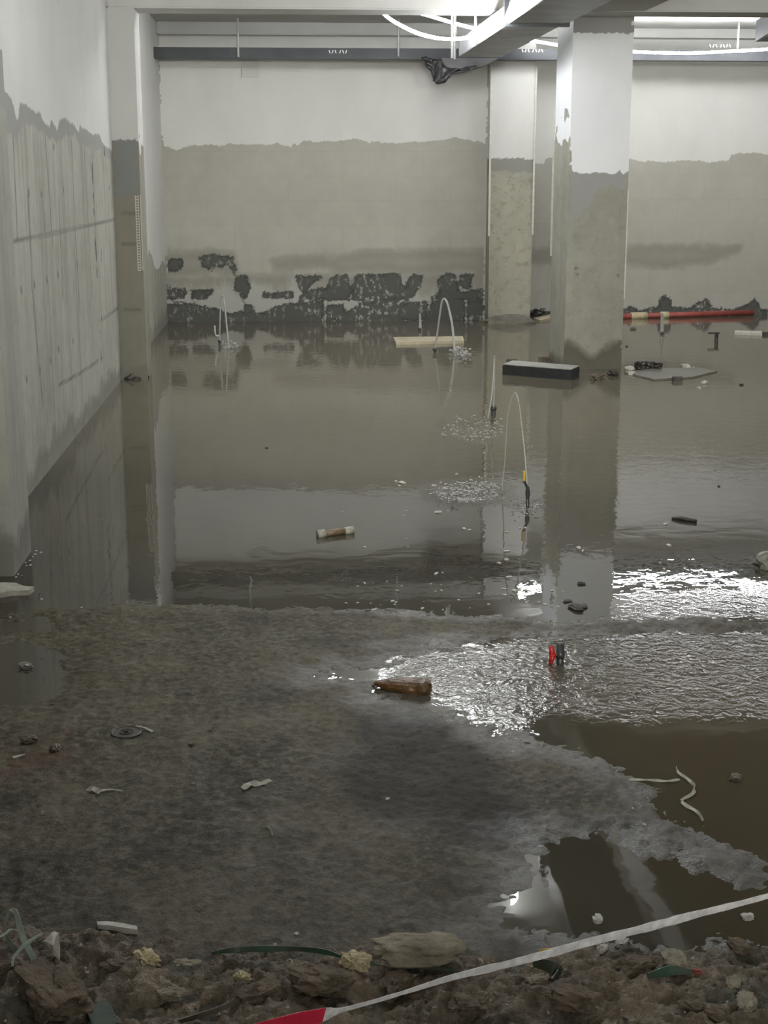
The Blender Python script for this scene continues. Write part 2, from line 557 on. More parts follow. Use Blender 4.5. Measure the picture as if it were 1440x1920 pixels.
def back_fields(Y, bp, dark, damps):
    pts = sorted([(gy(a, b, Y).x, gy(a, b, Y).z) for a, b in bp])

    def f(i, x, y, z):
        if i != 0: return {}
        b = np.interp(x, [p[0] for p in pts], [p[1] for p in pts])
        d = np.full(x.shape, -1.0)
        for poly, shift in dark:
            d = np.maximum(d, sdf(x, z, [(gy(a, c, Y).x, gy(a, c, Y).z) for a, c in poly]) + shift)
        m = np.full(x.shape, -1.0)
        for poly in damps:
            m = np.maximum(m, sdf(x, z, [(gy(a, c, Y).x, gy(a, c, Y).z) for a, c in poly]))
        return {'wash': 0.42 - z - 0.25 * (x > 2.5), 'paint': z - b + fbm(x, z, 12, 3, 1) * 0.03, 'dark': d, 'damp': m, 'plaster': np.full(x.shape, -1.0)}
    return f


def slab_faces(x0, x1, y, t, z0, z1):
    return box_faces(x0, x1, y, y + t, z0, z1)


o = grid_mesh('wall_back', slab_faces(XL, 2.283, YB, 0.2, -0.1, ZC), 0.025, back_fields(YB, BP, DARK, DAMP), bw)
tag(o, 'back wall of the left bay, white above and peeling dark blockwork at the waterline', 'wall', kind='structure')
o = grid_mesh('wall_back_right', slab_faces(2.775, XR, YB2, 0.2, -0.1, ZC), 0.03, back_fields(YB2, BP2, DARK2, DAMP2), bw)
tag(o, 'back wall behind the square column, white above and bare plaster below', 'wall', kind='structure')
o = grid_mesh('wall_right', slab_faces(XR, XR + 0.2, YF, YB2 - YF, -0.1, ZC), 0.5, lambda i, x, y, z: {'paint': z - 1.8}, bw)
tag(o, 'plain painted wall closing the basement on the right', 'wall', kind='structure')

# --- ceiling, beams
cm = simple('painted_ceiling', (0.50, 0.50, 0.47), (0.44, 0.44, 0.41), 0.9, 1.5, 0.2, 0.004)
o = grid_mesh('ceiling', [((XL - 0.2, YF, ZC), (XR - XL + 0.4, 0, 0), (0, YB2 - YF + 0.3, 0)), ((XL - 0.2, YF, ZC + 0.25), (XR - XL + 0.4, 0, 0), (0, YB2 - YF + 0.3, 0))], 0.5, lambda i, x, y, z: {}, cm)
tag(o, 'painted concrete ceiling slab above the flooded floor', 'ceiling', kind='structure')
beam_m = simple('painted_beam', (0.56, 0.56, 0.53), (0.50, 0.50, 0.47), 0.88, 2.5, 0.25, 0.004)


def beam(x0, x1, y0, y1, z0, z1, label, m=beam_m):
    bm = bmesh.new()
    box(bm, ((x0 + x1) / 2, (y0 + y1) / 2, (z0 + z1) / 2), (x1 - x0, y1 - y0, z1 - z0), bev=0.012)
    return tag(link('ceiling_beam', bm, m), label, 'beam', kind='structure')


beam(XL, XR, 12.14, 12.55, ZB, ZC, 'wide white ceiling beam crossing over the far left pilaster and the square column')
beam(2.41, 2.915, YF, 12.135, ZB + 0.002, ZC, 'ceiling beam running from the square column towards the camera')
beam(XL, 2.282, YB - 0.22, YB, ZC - 0.13, ZC, 'shallow beam along the top of the back wall in the left bay')
beam(2.776, XR, YB2 - 0.25, YB2, ZC - 0.10, ZC, 'shallow beam along the top of the back wall right of the pilaster')

# --- pilasters and column
pil = wall_mat('pilaster_concrete', (0.25, 0.238, 0.19), (0.195, 0.187, 0.152), paint=(0.55, 0.55, 0.52), plaster=(0.22, 0.225, 0.215), streak=0.15, spots=0.12)  # concrete colours lowered to carry the shade on its camera-facing front
YA0, YA1, XA = 12.14, 12.55, -1.205


def fieldsA(i, x, y, z):
    f = {}
    if i == 0:
        f['paint'] = z - 1.952 + fbm(x, z, 18, 3, 2) * 0.03
        f['plaster'] = np.where(z > gy(250, 365, YA0).z + (x - XA) * 0.1, 0.2, -0.2)
        ln = np.full(x.shape, -1.0)
        for py, a, b in ((400, 228, 262), (458, 228, 265), (580, 232, 270)):
            ln = np.maximum(ln, 0.014 - dline(x, z, [(gy(a, py, YA0).x, gy(a, py, YA0).z), (gy(b, py, YA0).x, gy(b, py, YA0).z)]))
        f['line'] = ln
        f['damp'] = 0.11 - z + fbm(x, z, 6, 3, 4) * 0.15
    else:
        f['paint'] = z - 1.88 + fbm(y, z, 8, 4, 6) * 0.4
        f['plaster'] = -1 + 0 * z
        f['damp'] = 0.1 - z + fbm(y, z, 8, 3, 4) * 0.2
    return f


t = empty('concrete_pilaster', (XL, YA0, 0), 'far left wall pilaster, olive grey concrete below and white paint above', 'pilaster')
o = grid_mesh('shaft', box_faces(XL + 0.001, XA, YA0, YA1, -0.1, ZB - 0.001), 0.025, fieldsA, pil, t)
o.location = (-XL, -YA0, 0) if False else o.location
o.matrix_parent_inverse = t.matrix_world.inverted() if False else Matrix.Translation((-XL, -YA0, 0))
bead_m = simple('corner_bead_plastic', (0.62, 0.61, 0.55), (0.5, 0.49, 0.42), 0.6, 30, 0.2)


def child(bm, name, m, t, smooth=False):
    o = link(name, bm, m, t, smooth)
    o.matrix_parent_inverse = Matrix.Translation(-Vector(t.location))
    return o


bm = bmesh.new()
p0, p1 = gy(262, 366, YA0 - 0.004), gy(267, 507, YA0 - 0.004)
k = 0
zz = p1.z
while zz < p0.z:                                   # perforated bead: rungs between two thin rails
    box(bm, (XA - 0.030, YA0 - 0.003, zz), (0.020, 0.005, 0.008))
    zz += 0.022
for dx in (-0.042, -0.018, -0.003): box(bm, (XA + dx, YA0 - 0.003, (p0.z + p1.z) / 2), (0.005, 0.006, p0.z - p1.z))
child(bm, 'corner_bead', bead_m, t)['label'] = 'pale perforated corner bead'

YN0, YN1 = 6.08, 6.5
near = wall_mat('near_pilaster_concrete', (0.36, 0.355, 0.31), (0.27, 0.265, 0.23), paint=(0.60, 0.60, 0.57), streak=0.35, spots=0.12, damp=(0.13, 0.125, 0.10))


def fieldsN(i, x, y, z):
    return {'paint': z - 2.2, 'damp': 0.16 - z + fbm(x + y, z, 9, 4, 8) * 0.3, 'plaster': z - 1.95 + fbm(x + y, z, 6, 3, 2) * 0.3,
            'line': (0.007 - np.abs(y - 6.2) * 1.0) if i == 2 else -1 + 0 * z}


o = grid_mesh('concrete_pilaster', box_faces(XL + 0.001, -1.205, YN0, YN1, -0.1, ZC - 0.001), 0.025, fieldsN, near)
tag(o, 'nearest wall pilaster at the left edge, weathered grey concrete with a chalky wet foot', 'pilaster')

pb = wall_mat('back_pilaster_concrete', (0.36, 0.345, 0.275), (0.29, 0.28, 0.225), paint=(0.58, 0.58, 0.55), plaster=(0.235, 0.232, 0.21), spots=0.5, spot_col=(0.16, 0.15, 0.11))
YP0 = 16.62


def fieldsP(i, x, y, z):
    zt = gy(950, 298, YP0).z
    return {'paint': z - zt + fbm(x + y, z, 10, 3, 8) * 0.05, 'plaster': z - gy(950, 321, YP0).z + fbm(x + y, z, 6, 3, 1) * 0.05,
            'damp': 0.06 - z}


t = empty('concrete_pilaster', (2.284, YP0, 0), 'speckled concrete pilaster against the back wall, left of the square column', 'pilaster')
o = grid_mesh('shaft', box_faces(2.284, 2.774, YP0, YB2 + 0.2, -0.1, ZC - 0.001), 0.025, fieldsP, pb, t)
o.matrix_parent_inverse = Matrix.Translation(-Vector(t.location))
for xx, y0 in ((2.278, 443), (2.78, 440)):
    zb, zt = gy(915, y0, YP0).z, gy(915, 112, YP0).z
    bm = bmesh.new()
    box(bm, (xx, YP0 - 0.004, (zb + zt) / 2), (0.022, 0.012, zt - zb), bev=0.002)
    child(bm, 'corner_bead', bead_m, t)['label'] = 'white corner bead ending above the floor'

XC0, XC1, YC0, YC1 = 2.405, 2.92, 12.55, 13.28
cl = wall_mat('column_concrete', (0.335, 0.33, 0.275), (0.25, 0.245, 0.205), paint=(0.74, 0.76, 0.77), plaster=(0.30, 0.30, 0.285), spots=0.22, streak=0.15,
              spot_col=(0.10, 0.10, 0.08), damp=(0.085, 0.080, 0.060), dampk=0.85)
CPt = sorted([(gy(a, b, YC0).x, gy(a, b, YC0).z) for a, b in [(1050, 316), (1060, 316), (1075, 321), (1095, 325), (1120, 323), (1155, 327), (1162, 317), (1166, 326), (1180, 322)]])
CPl = [(1040, 300), (1200, 300), (1200, 356), (1170, 358), (1142, 347), (1118, 356), (1112, 366), (1116, 382), (1092, 396), (1082, 412), (1060, 420), (1040, 420)]


def fieldsC(i, x, y, z):
    if i == 0:
        b = np.interp(x, [p[0] for p in CPt], [p[1] for p in CPt])
        top = gy(1120, 62, YC0).z  # front face turns from white to plain grey above this height
        wl = [(gy(a, c, YC0).x, gy(a, c, YC0).z) for a, c in [(1050, 655), (1065, 640), (1085, 648), (1100, 665), (1115, 668), (1130, 655), (1150, 645), (1167, 640)]]
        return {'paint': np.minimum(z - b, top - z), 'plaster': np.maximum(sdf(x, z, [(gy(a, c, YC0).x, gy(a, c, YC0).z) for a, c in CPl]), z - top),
                'damp': (np.interp(x, [p[0] for p in wl], [p[1] for p in wl]) - z) * 1.2,
                'line': 0.02 - np.minimum(np.hypot(x - 2.49, z - 0.88), np.minimum(np.hypot(x - 2.50, z - 1.55 + 0.72), np.hypot(x - 2.86, z - 0.82)))}
    if i == 1:
        return {'paint': z - 2.06 + fbm(y, z, 5, 4, 8) * 0.8, 'damp': 0.05 - z}
    return {'paint': z - 1.7, 'damp': 0.1 - z}


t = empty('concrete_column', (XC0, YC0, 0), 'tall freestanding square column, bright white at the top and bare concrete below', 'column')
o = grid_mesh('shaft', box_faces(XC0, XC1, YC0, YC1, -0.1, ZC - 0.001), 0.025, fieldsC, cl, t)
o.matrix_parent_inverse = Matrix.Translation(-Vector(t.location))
bm = bmesh.new()
zb, zt = gy(1040, 480, YC1).z, gy(1046, 200, YC1).z
box(bm, (XC0 - 0.006, YC1 + 0.004, (zb + zt) / 2), (0.016, 0.02, zt - zb), bev=0.002)
child(bm, 'corner_bead', bead_m, t)['label'] = 'white corner bead on the rear edge'
bm = bmesh.new()
zb, zt = gy(1174, 560, YC0).z, gy(1178, 355, YC0).z
box(bm, (XC1 + 0.003, YC0 - 0.001, (zb + zt) / 2), (0.010, 0.012, zt - zb), bev=0.002)
child(bm, 'corner_bead', bead_m, t)['label'] = 'thin corner bead on the front right edge'

# ------------------------------------------------------------------ floor (rough slab, near part above the water) and the water
POOL = [(-900, 1152), (0, 1160), (60, 1150), (160, 1143), (300, 1140), (450, 1142), (600, 1138), (700, 1142), (800, 1150), (950, 1156), (1040, 1164), (1160, 1160), (1300, 1158), (1440, 1162), (2400, 1170)]
BASIN = [(690, 1278), (704, 1248), (740, 1226), (800, 1214), (900, 1210), (1030, 1196), (1180, 1188), (1440, 1192), (1900, 1210), (1900, 1500), (1900, 1800), (1440, 1690), (1400, 1620), (1300, 1560), (1240, 1505), (1190, 1465), (1120, 1432), (1030, 1412), (975, 1408), (930, 1385), (880, 1362), (820, 1342), (760, 1332), (712, 1312)]
PUD = [BASIN, [(600, 1268), (640, 1256), (715, 1252), (715, 1280), (650, 1278), (600, 1274)],
       [(985, 1575), (1050, 1562), (1120, 1556), (1200, 1552), (1240, 1575), (1310, 1620), (1390, 1655), (1440, 1660), (1900, 1720), (1500, 1775), (1200, 1772), (1060, 1760), (960, 1735), (945, 1700), (985, 1665), (978, 1620)],
       [(-300, 1200), (60, 1196), (112, 1215), (130, 1250), (106, 1296), (40, 1326), (-300, 1350)],
       [(860, 1690), (940, 1680), (950, 1700), (880, 1705)], [(0, 1160), (130, 1150), (120, 1185), (0, 1190)]]


def G2(p): return [(gz(a, b).x, gz(a, b).y) for a, b in p]


POOLw = G2(POOL)


def land(x, y):
    """height of the slab above the water level, metres"""
    sy = np.interp(x, [p[0] for p in POOLw], [p[1] for p in POOLw])
    n = fbm(x, y, 2.4, 5, 11, 0.55)
    nf = fbm(x, y, 48, 3, 21, 0.7)
    ns = fbm(x, y, 11, 4, 31, 0.6)
    k = np.full(x.shape, -9.0)
    for p in PUD: k = np.maximum(k, sdf(x, y, G2(p)))
    k = np.maximum(k, (y - sy))
    e = k + n * 0.25 + ns * 0.22
    prof = np.clip(-e * 0.11, -0.028, 0.013)
    h = prof + 0.001 + nf * 0.013 + ns * 0.005 * (prof > -0.02) + n * 0.006
    # tracks and scuffs in the near slab
    h += 0.004 * np.exp(-((x + 0.2 * y - 0.2) % 0.9 - 0.45) ** 2 / 0.002) * (y < 5)
    far = np.clip((y - sy - 0.2) / 0.5, 0, 1)
    return h * (1 - far) + (-0.05) * far


def height_grid(name, x0, x1, y0, y1, rx, ry, hf, mat, attrs=None, smooth=True):
    nx, ny = int((x1 - x0) / rx) + 1, int((y1 - y0) / ry) + 1
    X, Y = np.meshgrid(np.linspace(x0, x1, nx), np.linspace(y0, y1, ny), indexing='ij')
    Z = hf(X, Y)
    V = np.stack([X, Y, Z], -1).reshape(-1, 3)
    idx = np.arange(nx * ny).reshape(nx, ny)
    Q = np.stack([idx[:-1, :-1], idx[1:, :-1], idx[1:, 1:], idx[:-1, 1:]], -1).reshape(-1, 4)
    me = bpy.data.meshes.new(name)
    me.from_pydata(V.tolist(), [], Q.tolist())
    if attrs:
        for k, fn in attrs.items():
            at = me.attributes.new(k, 'FLOAT', 'POINT')
            at.data.foreach_set('value', fn(X, Y).reshape(-1).astype(np.float32))
    me.materials.append(mat)
    if smooth: me.polygons.foreach_set('use_smooth', [True] * len(me.polygons))
    o = bpy.data.objects.new(name, me)
    COL.objects.link(o)
    return o


t_ = NT('wet_rough_slab')
n1 = t_.noise(2.2, 5, 0.6)
n2 = t_.noise(42, 5, 0.7)
n3 = t_.noise(150, 3, 0.6)
c = t_.mix(t_.step(n1, 0.36, 0.64), (0.038, 0.034, 0.021), (0.088, 0.079, 0.053))
c = t_.mix(t_.math('MULTIPLY', t_.step(n2, 0.48, 0.64), 0.75), c, (0.145, 0.130, 0.092))
c = t_.mix(t_.math('MULTIPLY', t_.step(n2, 0.46, 0.34), 0.7), c, (0.012, 0.010, 0.007))
c = t_.mix(t_.math('MULTIPLY', t_.step(t_.noise(3.5, 4, 0.6, loc=(4, 7, 0)), 0.56, 0.68), 0.5), c, (0.013, 0.012, 0.008))
c = t_.mix(t_.step(t_.math('ADD', t_.attr('rust'), t_.math('MULTIPLY', t_.math('SUBTRACT', t_.noise(9, 5, 0.7, loc=(5, 5, 5)), 0.5), 1.4)), -0.1, 0.5), c, (0.10, 0.058, 0.036))
c = t_.mix(t_.math('MULTIPLY', t_.step(t_.math('ADD', t_.attr('grime'), t_.math('MULTIPLY', t_.math('SUBTRACT', n1, 0.5), 0.6)), -0.05, 0.25), 0.8), c, (0.014, 0.012, 0.008))
rg = t_.rng(t_.noise(5, 4, 0.6, loc=(1, 1, 9)), 0.35, 0.75)
h = t_.math('ADD', t_.math('MULTIPLY', n2, 0.8), t_.math('MULTIPLY', n3, 0.35))
wet = t_.step(t_.math('ADD', t_.attr('wet'), t_.math('MULTIPLY', t_.math('SUBTRACT', t_.noise(6, 4, 0.6, loc=(3, 3, 3)), 0.5), 0.35)), -0.16, 0.02)
t_.put(t_.b.inputs['Specular IOR Level'], t_.rng(wet, 0.16, 0.5))
c = t_.mix(wet, c, t_.mix(0.5, c, (0.02, 0.018, 0.013)))
slab_m = t_.out(c, t_.math('SUBTRACT', rg, t_.math('MULTIPLY', wet, 0.33)), t_.bump(h, 0.9, 0.007))


def fixed_ell(cx, cy, rx, ry):
    c_, rr = gz(cx, cy), (abs(gz(cx + rx, cy).x - gz(cx, cy).x), abs(gz(cx, cy - ry).y - gz(cx, cy).y))
    return lambda X, Y: 1 - np.hypot((X - c_.x) / rr[0], (Y - c_.y) / rr[1])


def wet_attr(X, Y):
    k = np.full(X.shape, -9.0)
    for p in PUD[:3]: k = np.maximum(k, sdf(X, Y, G2(p)))
    sy = np.interp(X, [p[0] for p in POOLw], [p[1] for p in POOLw])
    return np.maximum(k, np.where(X > 0.15, Y - sy, -9)) * np.where(X > -9, 1, 1)


e1, e2, e3, e4, e5 = fixed_ell(60, 1430, 150, 60), fixed_ell(790, 1460, 170, 90), fixed_ell(900, 1540, 120, 60), fixed_ell(760, 1380, 110, 40), fixed_ell(1420, 1560, 60, 70)
o = height_grid('floor', XL, 2.7, 2.2, 6.6, 0.0095, 0.011, land, slab_m, {'wet': wet_attr, 'rust': lambda X, Y: e1(X, Y) * 0.35 - 0.12, 'grime': lambda X, Y: np.maximum(np.maximum(e2(X, Y), e3(X, Y)), e4(X, Y)) * 0.8})
tag(o, 'rough wet concrete floor slab in the foreground sinking under the flood', 'floor', kind='structure')
o = height_grid('floor_submerged', XL - 0.1, XR, YF, YB2 + 0.1, 0.6, 0.6, lambda X, Y: np.where((Y < 8) & (X < 3.4), -0.12, -0.06), slab_m)
tag(o, 'submerged concrete floor under the flood water', 'floor', kind='structure')

# water
SPL = [fixed_ell(880, 806, 75, 26), fixed_ell(885, 922, 100, 28), fixed_ell(985, 945, 40, 14), fixed_ell(862, 665, 30, 6), fixed_ell(430, 652, 26, 6)]
RIPP = [(700, 1275), (712, 1240), (760, 1218), (900, 1206), (1100, 1186), (1440, 1180), (1900, 1190), (1900, 1340), (1440, 1352), (1250, 1352), (1120, 1352), (1040, 1330), (985, 1345), (975, 1400), (930, 1396), (880, 1350), (820, 1322), (770, 1305), (712, 1300)]
RIPP2 = [(1100, 1175), (1110, 1120), (1180, 1098), (1440, 1090), (1900, 1085), (1900, 1190), (1440, 1178)]


def rip_attr(X, Y):
    k = np.zeros(X.shape)
    for s in SPL: k = np.maximum(k, np.clip(s(X, Y) * 2.2 + fbm(X, Y, 5, 3, 2) * 1.2, 0, 1))
    k = np.maximum(k, np.clip(sdf(X, Y, G2(RIPP)) * 7 + 0.2 + fbm(X, Y, 4, 3, 5) * 1.5, 0, 1))
    k = np.maximum(k, 0.22 * np.clip(sdf(X, Y, G2(RIPP2)) * 4 + 0.1 + fbm(X, Y, 4, 3, 5) * 1.5, 0, 1))
    return k


def swell_attr(X, Y):
    c1 = gz(1300, 850)
    k = np.exp(-((X - c1.x) ** 2 / 1.6 + (Y - c1.y) ** 2 / 3.0))
    k2 = np.clip((X + 0.2) / 1.6, 0, 1) * np.clip((Y - 5.2) / 1.0, 0, 1) * np.clip((13.5 - Y) / 3, 0, 1)
    return np.clip(0.45 * k + 0.12 * k2 + 0.28 * np.clip((Y - 9.5) / 4, 0, 1), 0, 1)


t_ = NT('muddy_flood_water')
rip = t_.attr('rip')
swl = t_.attr('swell')
mud = t_.noise(0.55, 4, 0.55)
c = t_.mix(t_.step(mud, 0.36, 0.66), (0.036, 0.033, 0.023), (0.068, 0.063, 0.047))
c = t_.mix(t_.math('MULTIPLY', t_.step(t_.attr('far_pale'), 0.0, 0.6), 0.55), c, (0.195, 0.175, 0.128))
c = t_.mix(t_.math('MULTIPLY', t_.step(t_.attr('brown'), 0.0, 0.6), 0.6), c, (0.085, 0.064, 0.036))
c = t_.mix(t_.math('MULTIPLY', rip, 0.2), c, (0.15, 0.145, 0.125))
hr = t_.math('ADD', t_.math('MULTIPLY', t_.noise(13, 3, 0.5, dist=1.6), 1.0), t_.math('MULTIPLY', t_.noise(42, 2, 0.5, dist=0.8), 0.30))
b1 = t_.bump(t_.noise(2.6, 3, 0.5, dist=0.6), 0.035, 0.03)
b2 = t_.bump(t_.noise(9.0, 3, 0.55, dist=0.5), t_.math('ADD', t_.math('MULTIPLY', swl, 0.16), 0.012), 0.02, b1)
b3 = t_.bump(hr, t_.math('MULTIPLY', rip, 0.6), 0.012, b2)
t_.b.inputs['IOR'].default_value = 1.36
water_m = t_.out(c, t_.math('ADD', t_.math('MULTIPLY', rip, 0.01), 0.012), b3)


def far_pale_attr(X, Y):
    return np.clip((Y - 7.5) / 4.5, 0, 1) * 0.95 + fbm(X, Y * 0.5, 0.7, 3, 9) * 0.5  # water colour turns paler brown with distance


def brown_attr(X, Y):
    return np.maximum(e5(X, Y), np.clip((X - 0.75) * 1.6, 0, 1) * np.clip((5.0 - Y) / 0.9, 0, 1)) + fbm(X, Y, 1.5, 3, 3) * 0.3


o = height_grid('flood_water', XL - 0.001, XR, 2.0, YB2, 0.05, 0.05, lambda X, Y: 0 * X, water_m, {'rip': rip_attr, 'swell': swell_attr, 'far_pale': far_pale_attr, 'brown': brown_attr})
for v in o.data.vertices:
    if v.co.x < 2.283 and v.co.y > YB: v.co.y = YB
    elif v.co.y > YB2: v.co.y = YB2
tag(o, 'muddy brown flood water covering the basement floor', 'water', kind='stuff')

# ------------------------------------------------------------------ cable tray, ducts, hangers
tray_m = simple('dark_tray_steel', (0.045, 0.05, 0.055), (0.03, 0.034, 0.038), 0.5, 5, 0.15, metal=0.3)
galv = simple('galvanised_duct_steel', (0.36, 0.365, 0.37), (0.24, 0.245, 0.25), 0.45, 3.5, 0.2, metal=0.65)
galv_dark = simple('duct_underside_steel', (0.20, 0.20, 0.20), (0.13, 0.13, 0.13), 0.5, 3.5, 0.2, metal=0.3)
white_m = simple('white_paint', (0.75, 0.75, 0.73), (0.65, 0.65, 0.62), 0.5, 20, 0.1)
YT = 16.3
a0, a1 = gy(279, 88, YT), gy(279, 108, YT)
TZ0, TZ1 = a1.z, a0.z
t = empty('cable_tray', (a0.x, YT, TZ0), 'long dark steel cable tray hung across the whole back wall', 'cable tray')
bm = bmesh.new()
W2 = 0.10
xe = 8.6
box(bm, ((a0.x + xe) / 2, YT, (TZ0 + TZ1) / 2), (xe - a0.x, 0.004, TZ1 - TZ0))
box(bm, ((a0.x + xe) / 2, YT + 0.2, (TZ0 + TZ1) / 2), (xe - a0.x, 0.004, TZ1 - TZ0))
box(bm, ((a0.x + xe) / 2, YT + 0.1, TZ0), (xe - a0.x, 0.204, 0.004))
box(bm, (a0.x, YT + 0.1, (TZ0 + TZ1) / 2), (0.004, 0.204, TZ1 - TZ0))
child(bm, 'trough', tray_m, t)
for x0p, n_, yp in ((618, 6, 97), (980, 7, 95), (1332, 7, 86)):      # row of small white stencil marks
    for k in range(n_):
        q = gy(x0p + k * 5.6 + (3 if k > 2 else 0), yp, YT - 0.004)
        bm = bmesh.new()
        box(bm, (q.x, YT - 0.0032, q.z), (0.011, 0.002, 0.034), ry=0.35 if k % 2 else -0.35)
        child(bm, 'stencil_mark', white_m, t)['label'] = 'small white stencilled mark'

rod_m = simple('white_threaded_rod', (0.72, 0.73, 0.72), (0.55, 0.56, 0.55), 0.4, 60, 0.3, metal=0.2)
RODS = [(447, 30, 107, YT - 0.03, 'hanger rod of the dark tray nearest the left pilaster'), (747, 60, 106, YT - 0.03, 'short hanger rod of the dark tray behind the sagging rope light'),
        (1383, 20, 92, YT - 0.03, 'hanger rod of the dark tray right of the square column')]
for px, y0, y1, Y, lab in RODS:
    q = gy(px, y1, Y)
    bm = bmesh.new()
    tube(bm, [(q.x, Y, q.z), (q.x, Y, ZC)], 0.012, 8)
    tag(link('hanger_rod', bm, rod_m, smooth=True, loc=None), 'white ' + lab, 'hanger rod')
# shorter pieces: strut square plates under the tray
bm = bmesh.new()
q = gy(469, 128, YB - 0.01)
box(bm, (q.x, YB - 0.014, q.z), (0.19, 0.024, 0.19), bev=0.004)
tag(link('wall_box', bm, beam_m), 'flat cream junction box on the back wall just below the dark tray', 'junction box')

# main duct, running away from the camera under the beam
DZ = 2.78


def duct_pt(px, py): return gz(px, py, DZ)


# solve ray/plane for the underside (DZ above the eye)
fl, fr = duct_pt(850, 108), duct_pt(930, 106)
nl, nr = duct_pt(964, 44), duct_pt(1078, 44)
x0d, x1d = (fl.x + nl.x) / 2, (fr.x + nr.x) / 2
yfar, ymid = (fl.y + fr.y) / 2, (nl.y + nr.y) / 2
HD = 0.155
t = empty('ventilation_duct', (x0d, yfar, DZ), 'long flat galvanised duct running towards the camera beside the column', 'duct')
bm = bmesh.new()
ynear = 3.0
box(bm, ((x0d + x1d) / 2, (yfar + ymid) / 2, DZ + HD / 2), (x1d - x0d, yfar - ymid - 0.01, HD), bev=0.004)
fs = [f for f in bm.faces if f.calc_center_median().z < DZ + 0.002]
child(bm, 'far_section', galv, t)
bm = bmesh.new()
box(bm, ((x0d + x1d) / 2, (ynear + ymid) / 2, DZ + HD / 2 + 0.004), (x1d - x0d + 0.02, ymid - ynear - 0.01, HD + 0.02), bev=0.004)
nsec = child(bm, 'near_section', galv, t)
for yy in (ymid, ymid - 2.4, ymid - 4.8):
    bm = bmesh.new()
    box(bm, ((x0d + x1d) / 2, yy, DZ + HD / 2), (x1d - x0d + 0.07, 0.03, HD + 0.05), bev=0.004)
    if yy == ymid: child(bm, 'flange', tray_m, t)
    else: link('flange', bm, tray_m, nsec)
for k, (px, py, zt) in enumerate(((848, 110, ZB + 0.33), (892, 78, ZC), (930, 48, ZC), (973, 45, ZB))):
    q = gz(px, py, DZ) if k in (0, 3) else gz(px, py, DZ + HD)
    Yq = yfar + 0.02 if k == 0 else q.y
    bm = bmesh.new()
    xq = gy(px, py, Yq).x if k == 0 else x0d - 0.02
    if 12.1 < Yq < 12.6: Yq = 12.62
    tube(bm, [(xq, Yq, DZ - 0.01), (xq, Yq, ZC)], 0.012 if k else 0.015, 8)
    tag(link('hanger_rod', bm, rod_m, smooth=True), ['white hanger rod at the far end of the duct, longest of its row', 'white hanger rod beside the duct, second from its far end',
        'white hanger rod beside the duct, third from its far end', 'white hanger rod beside the duct, nearest the camera'][k], 'hanger rod')

# dark drop box and torn plastic under the end of the duct
t = empty('tray_drop', (gy(870, 120, 16.2).x, 16.2, 2.6), 'dark steel drop piece wrapped in torn black plastic at the end of the duct', 'tray fitting')
bm = bmesh.new()
A = [gy(828, 109, 16.25), gy(935, 109, 16.25), gy(905, 124, 16.25), gy(838, 133, 16.25)]
vs1 = [bm.verts.new(p) for p in A]
vs2 = [bm.verts.new(p + Vector((0.02, 0.25, 0.0))) for p in A]
bm.faces.new(vs1)
bm.faces.new(vs2[::-1])
for k in range(4): bm.faces.new((vs1[k], vs1[(k + 1) % 4], vs2[(k + 1) % 4], vs2[k]))
child(bm, 'elbow', simple('dull_zinc', (0.16, 0.16, 0.165), (0.10, 0.10, 0.10), 0.5, 6, 0.2, metal=0.4), t)
bm = bmesh.new()
top = [(790, 107), (800, 108), (812, 110), (824, 116), (836, 124), (850, 128), (866, 128), (880, 124), (893, 122)]
bot = [(794, 114), (800, 126), (808, 134), (812, 146), (812, 153), (822, 157), (836, 153), (838, 142), (868, 135), (894, 128)]
T = smooth_pts([gy(a, b, 16.22) for a, b in top], 6)
B = smooth_pts([gy(a, b, 16.20) for a, b in bot], 6)
nT, nB = len(T), len(B)
cols = []
for i in range(48):
    u = i / 47
    p, q = T[min(nT - 1, int(u * (nT - 1)))], B[min(nB - 1, int(u * (nB - 1)))]
    colv = []
    for j in range(7):
        v = j / 6
        r_ = p.lerp(q, v)
        r_ = r_ + Vector((0, 0.07 * mn.noise(Vector((u * 9, v * 3, 1))), 0.015 * mn.noise(Vector((u * 14, v * 5, 4)))))
        colv.append(bm.verts.new(r_))
    cols.append(colv)
for a_, b_ in zip(cols[:-1], cols[1:]):
    for j in range(6): bm.faces.new((a_[j], b_[j], b_[j + 1], a_[j + 1]))
o = child(bm, 'torn_sheet', simple('black_plastic_film', (0.05, 0.052, 0.055), (0.03, 0.03, 0.032), 0.35, 10, 0.4), t, True)
o['label'] = 'torn black plastic film'
sm = o.modifiers.new('t', 'SOLIDIFY')
sm.thickness = 0.006

# second duct at the upper right edge
q = gy(1418, 78, 14.8)
bm = bmesh.new()
P = [gy(1416, 78, 14.9), gy(1478, 78, 14.9), gy(1560, 20, 13.0), gy(1462, 48, 13.0)]
vs1 = [bm.verts.new(p) for p in P]
vs2 = [bm.verts.new(p + Vector((0, 0, 0.2))) for p in P]
bm.faces.new(vs1)
bm.faces.new(vs2[::-1])
for k in range(4): bm.faces.new((vs1[k], vs1[(k + 1) % 4], vs2[(k + 1) % 4], vs2[k]))
tag(link('ventilation_duct', bm, tray_m), 'end of a dark duct cut off at the upper right edge of the picture', 'duct')

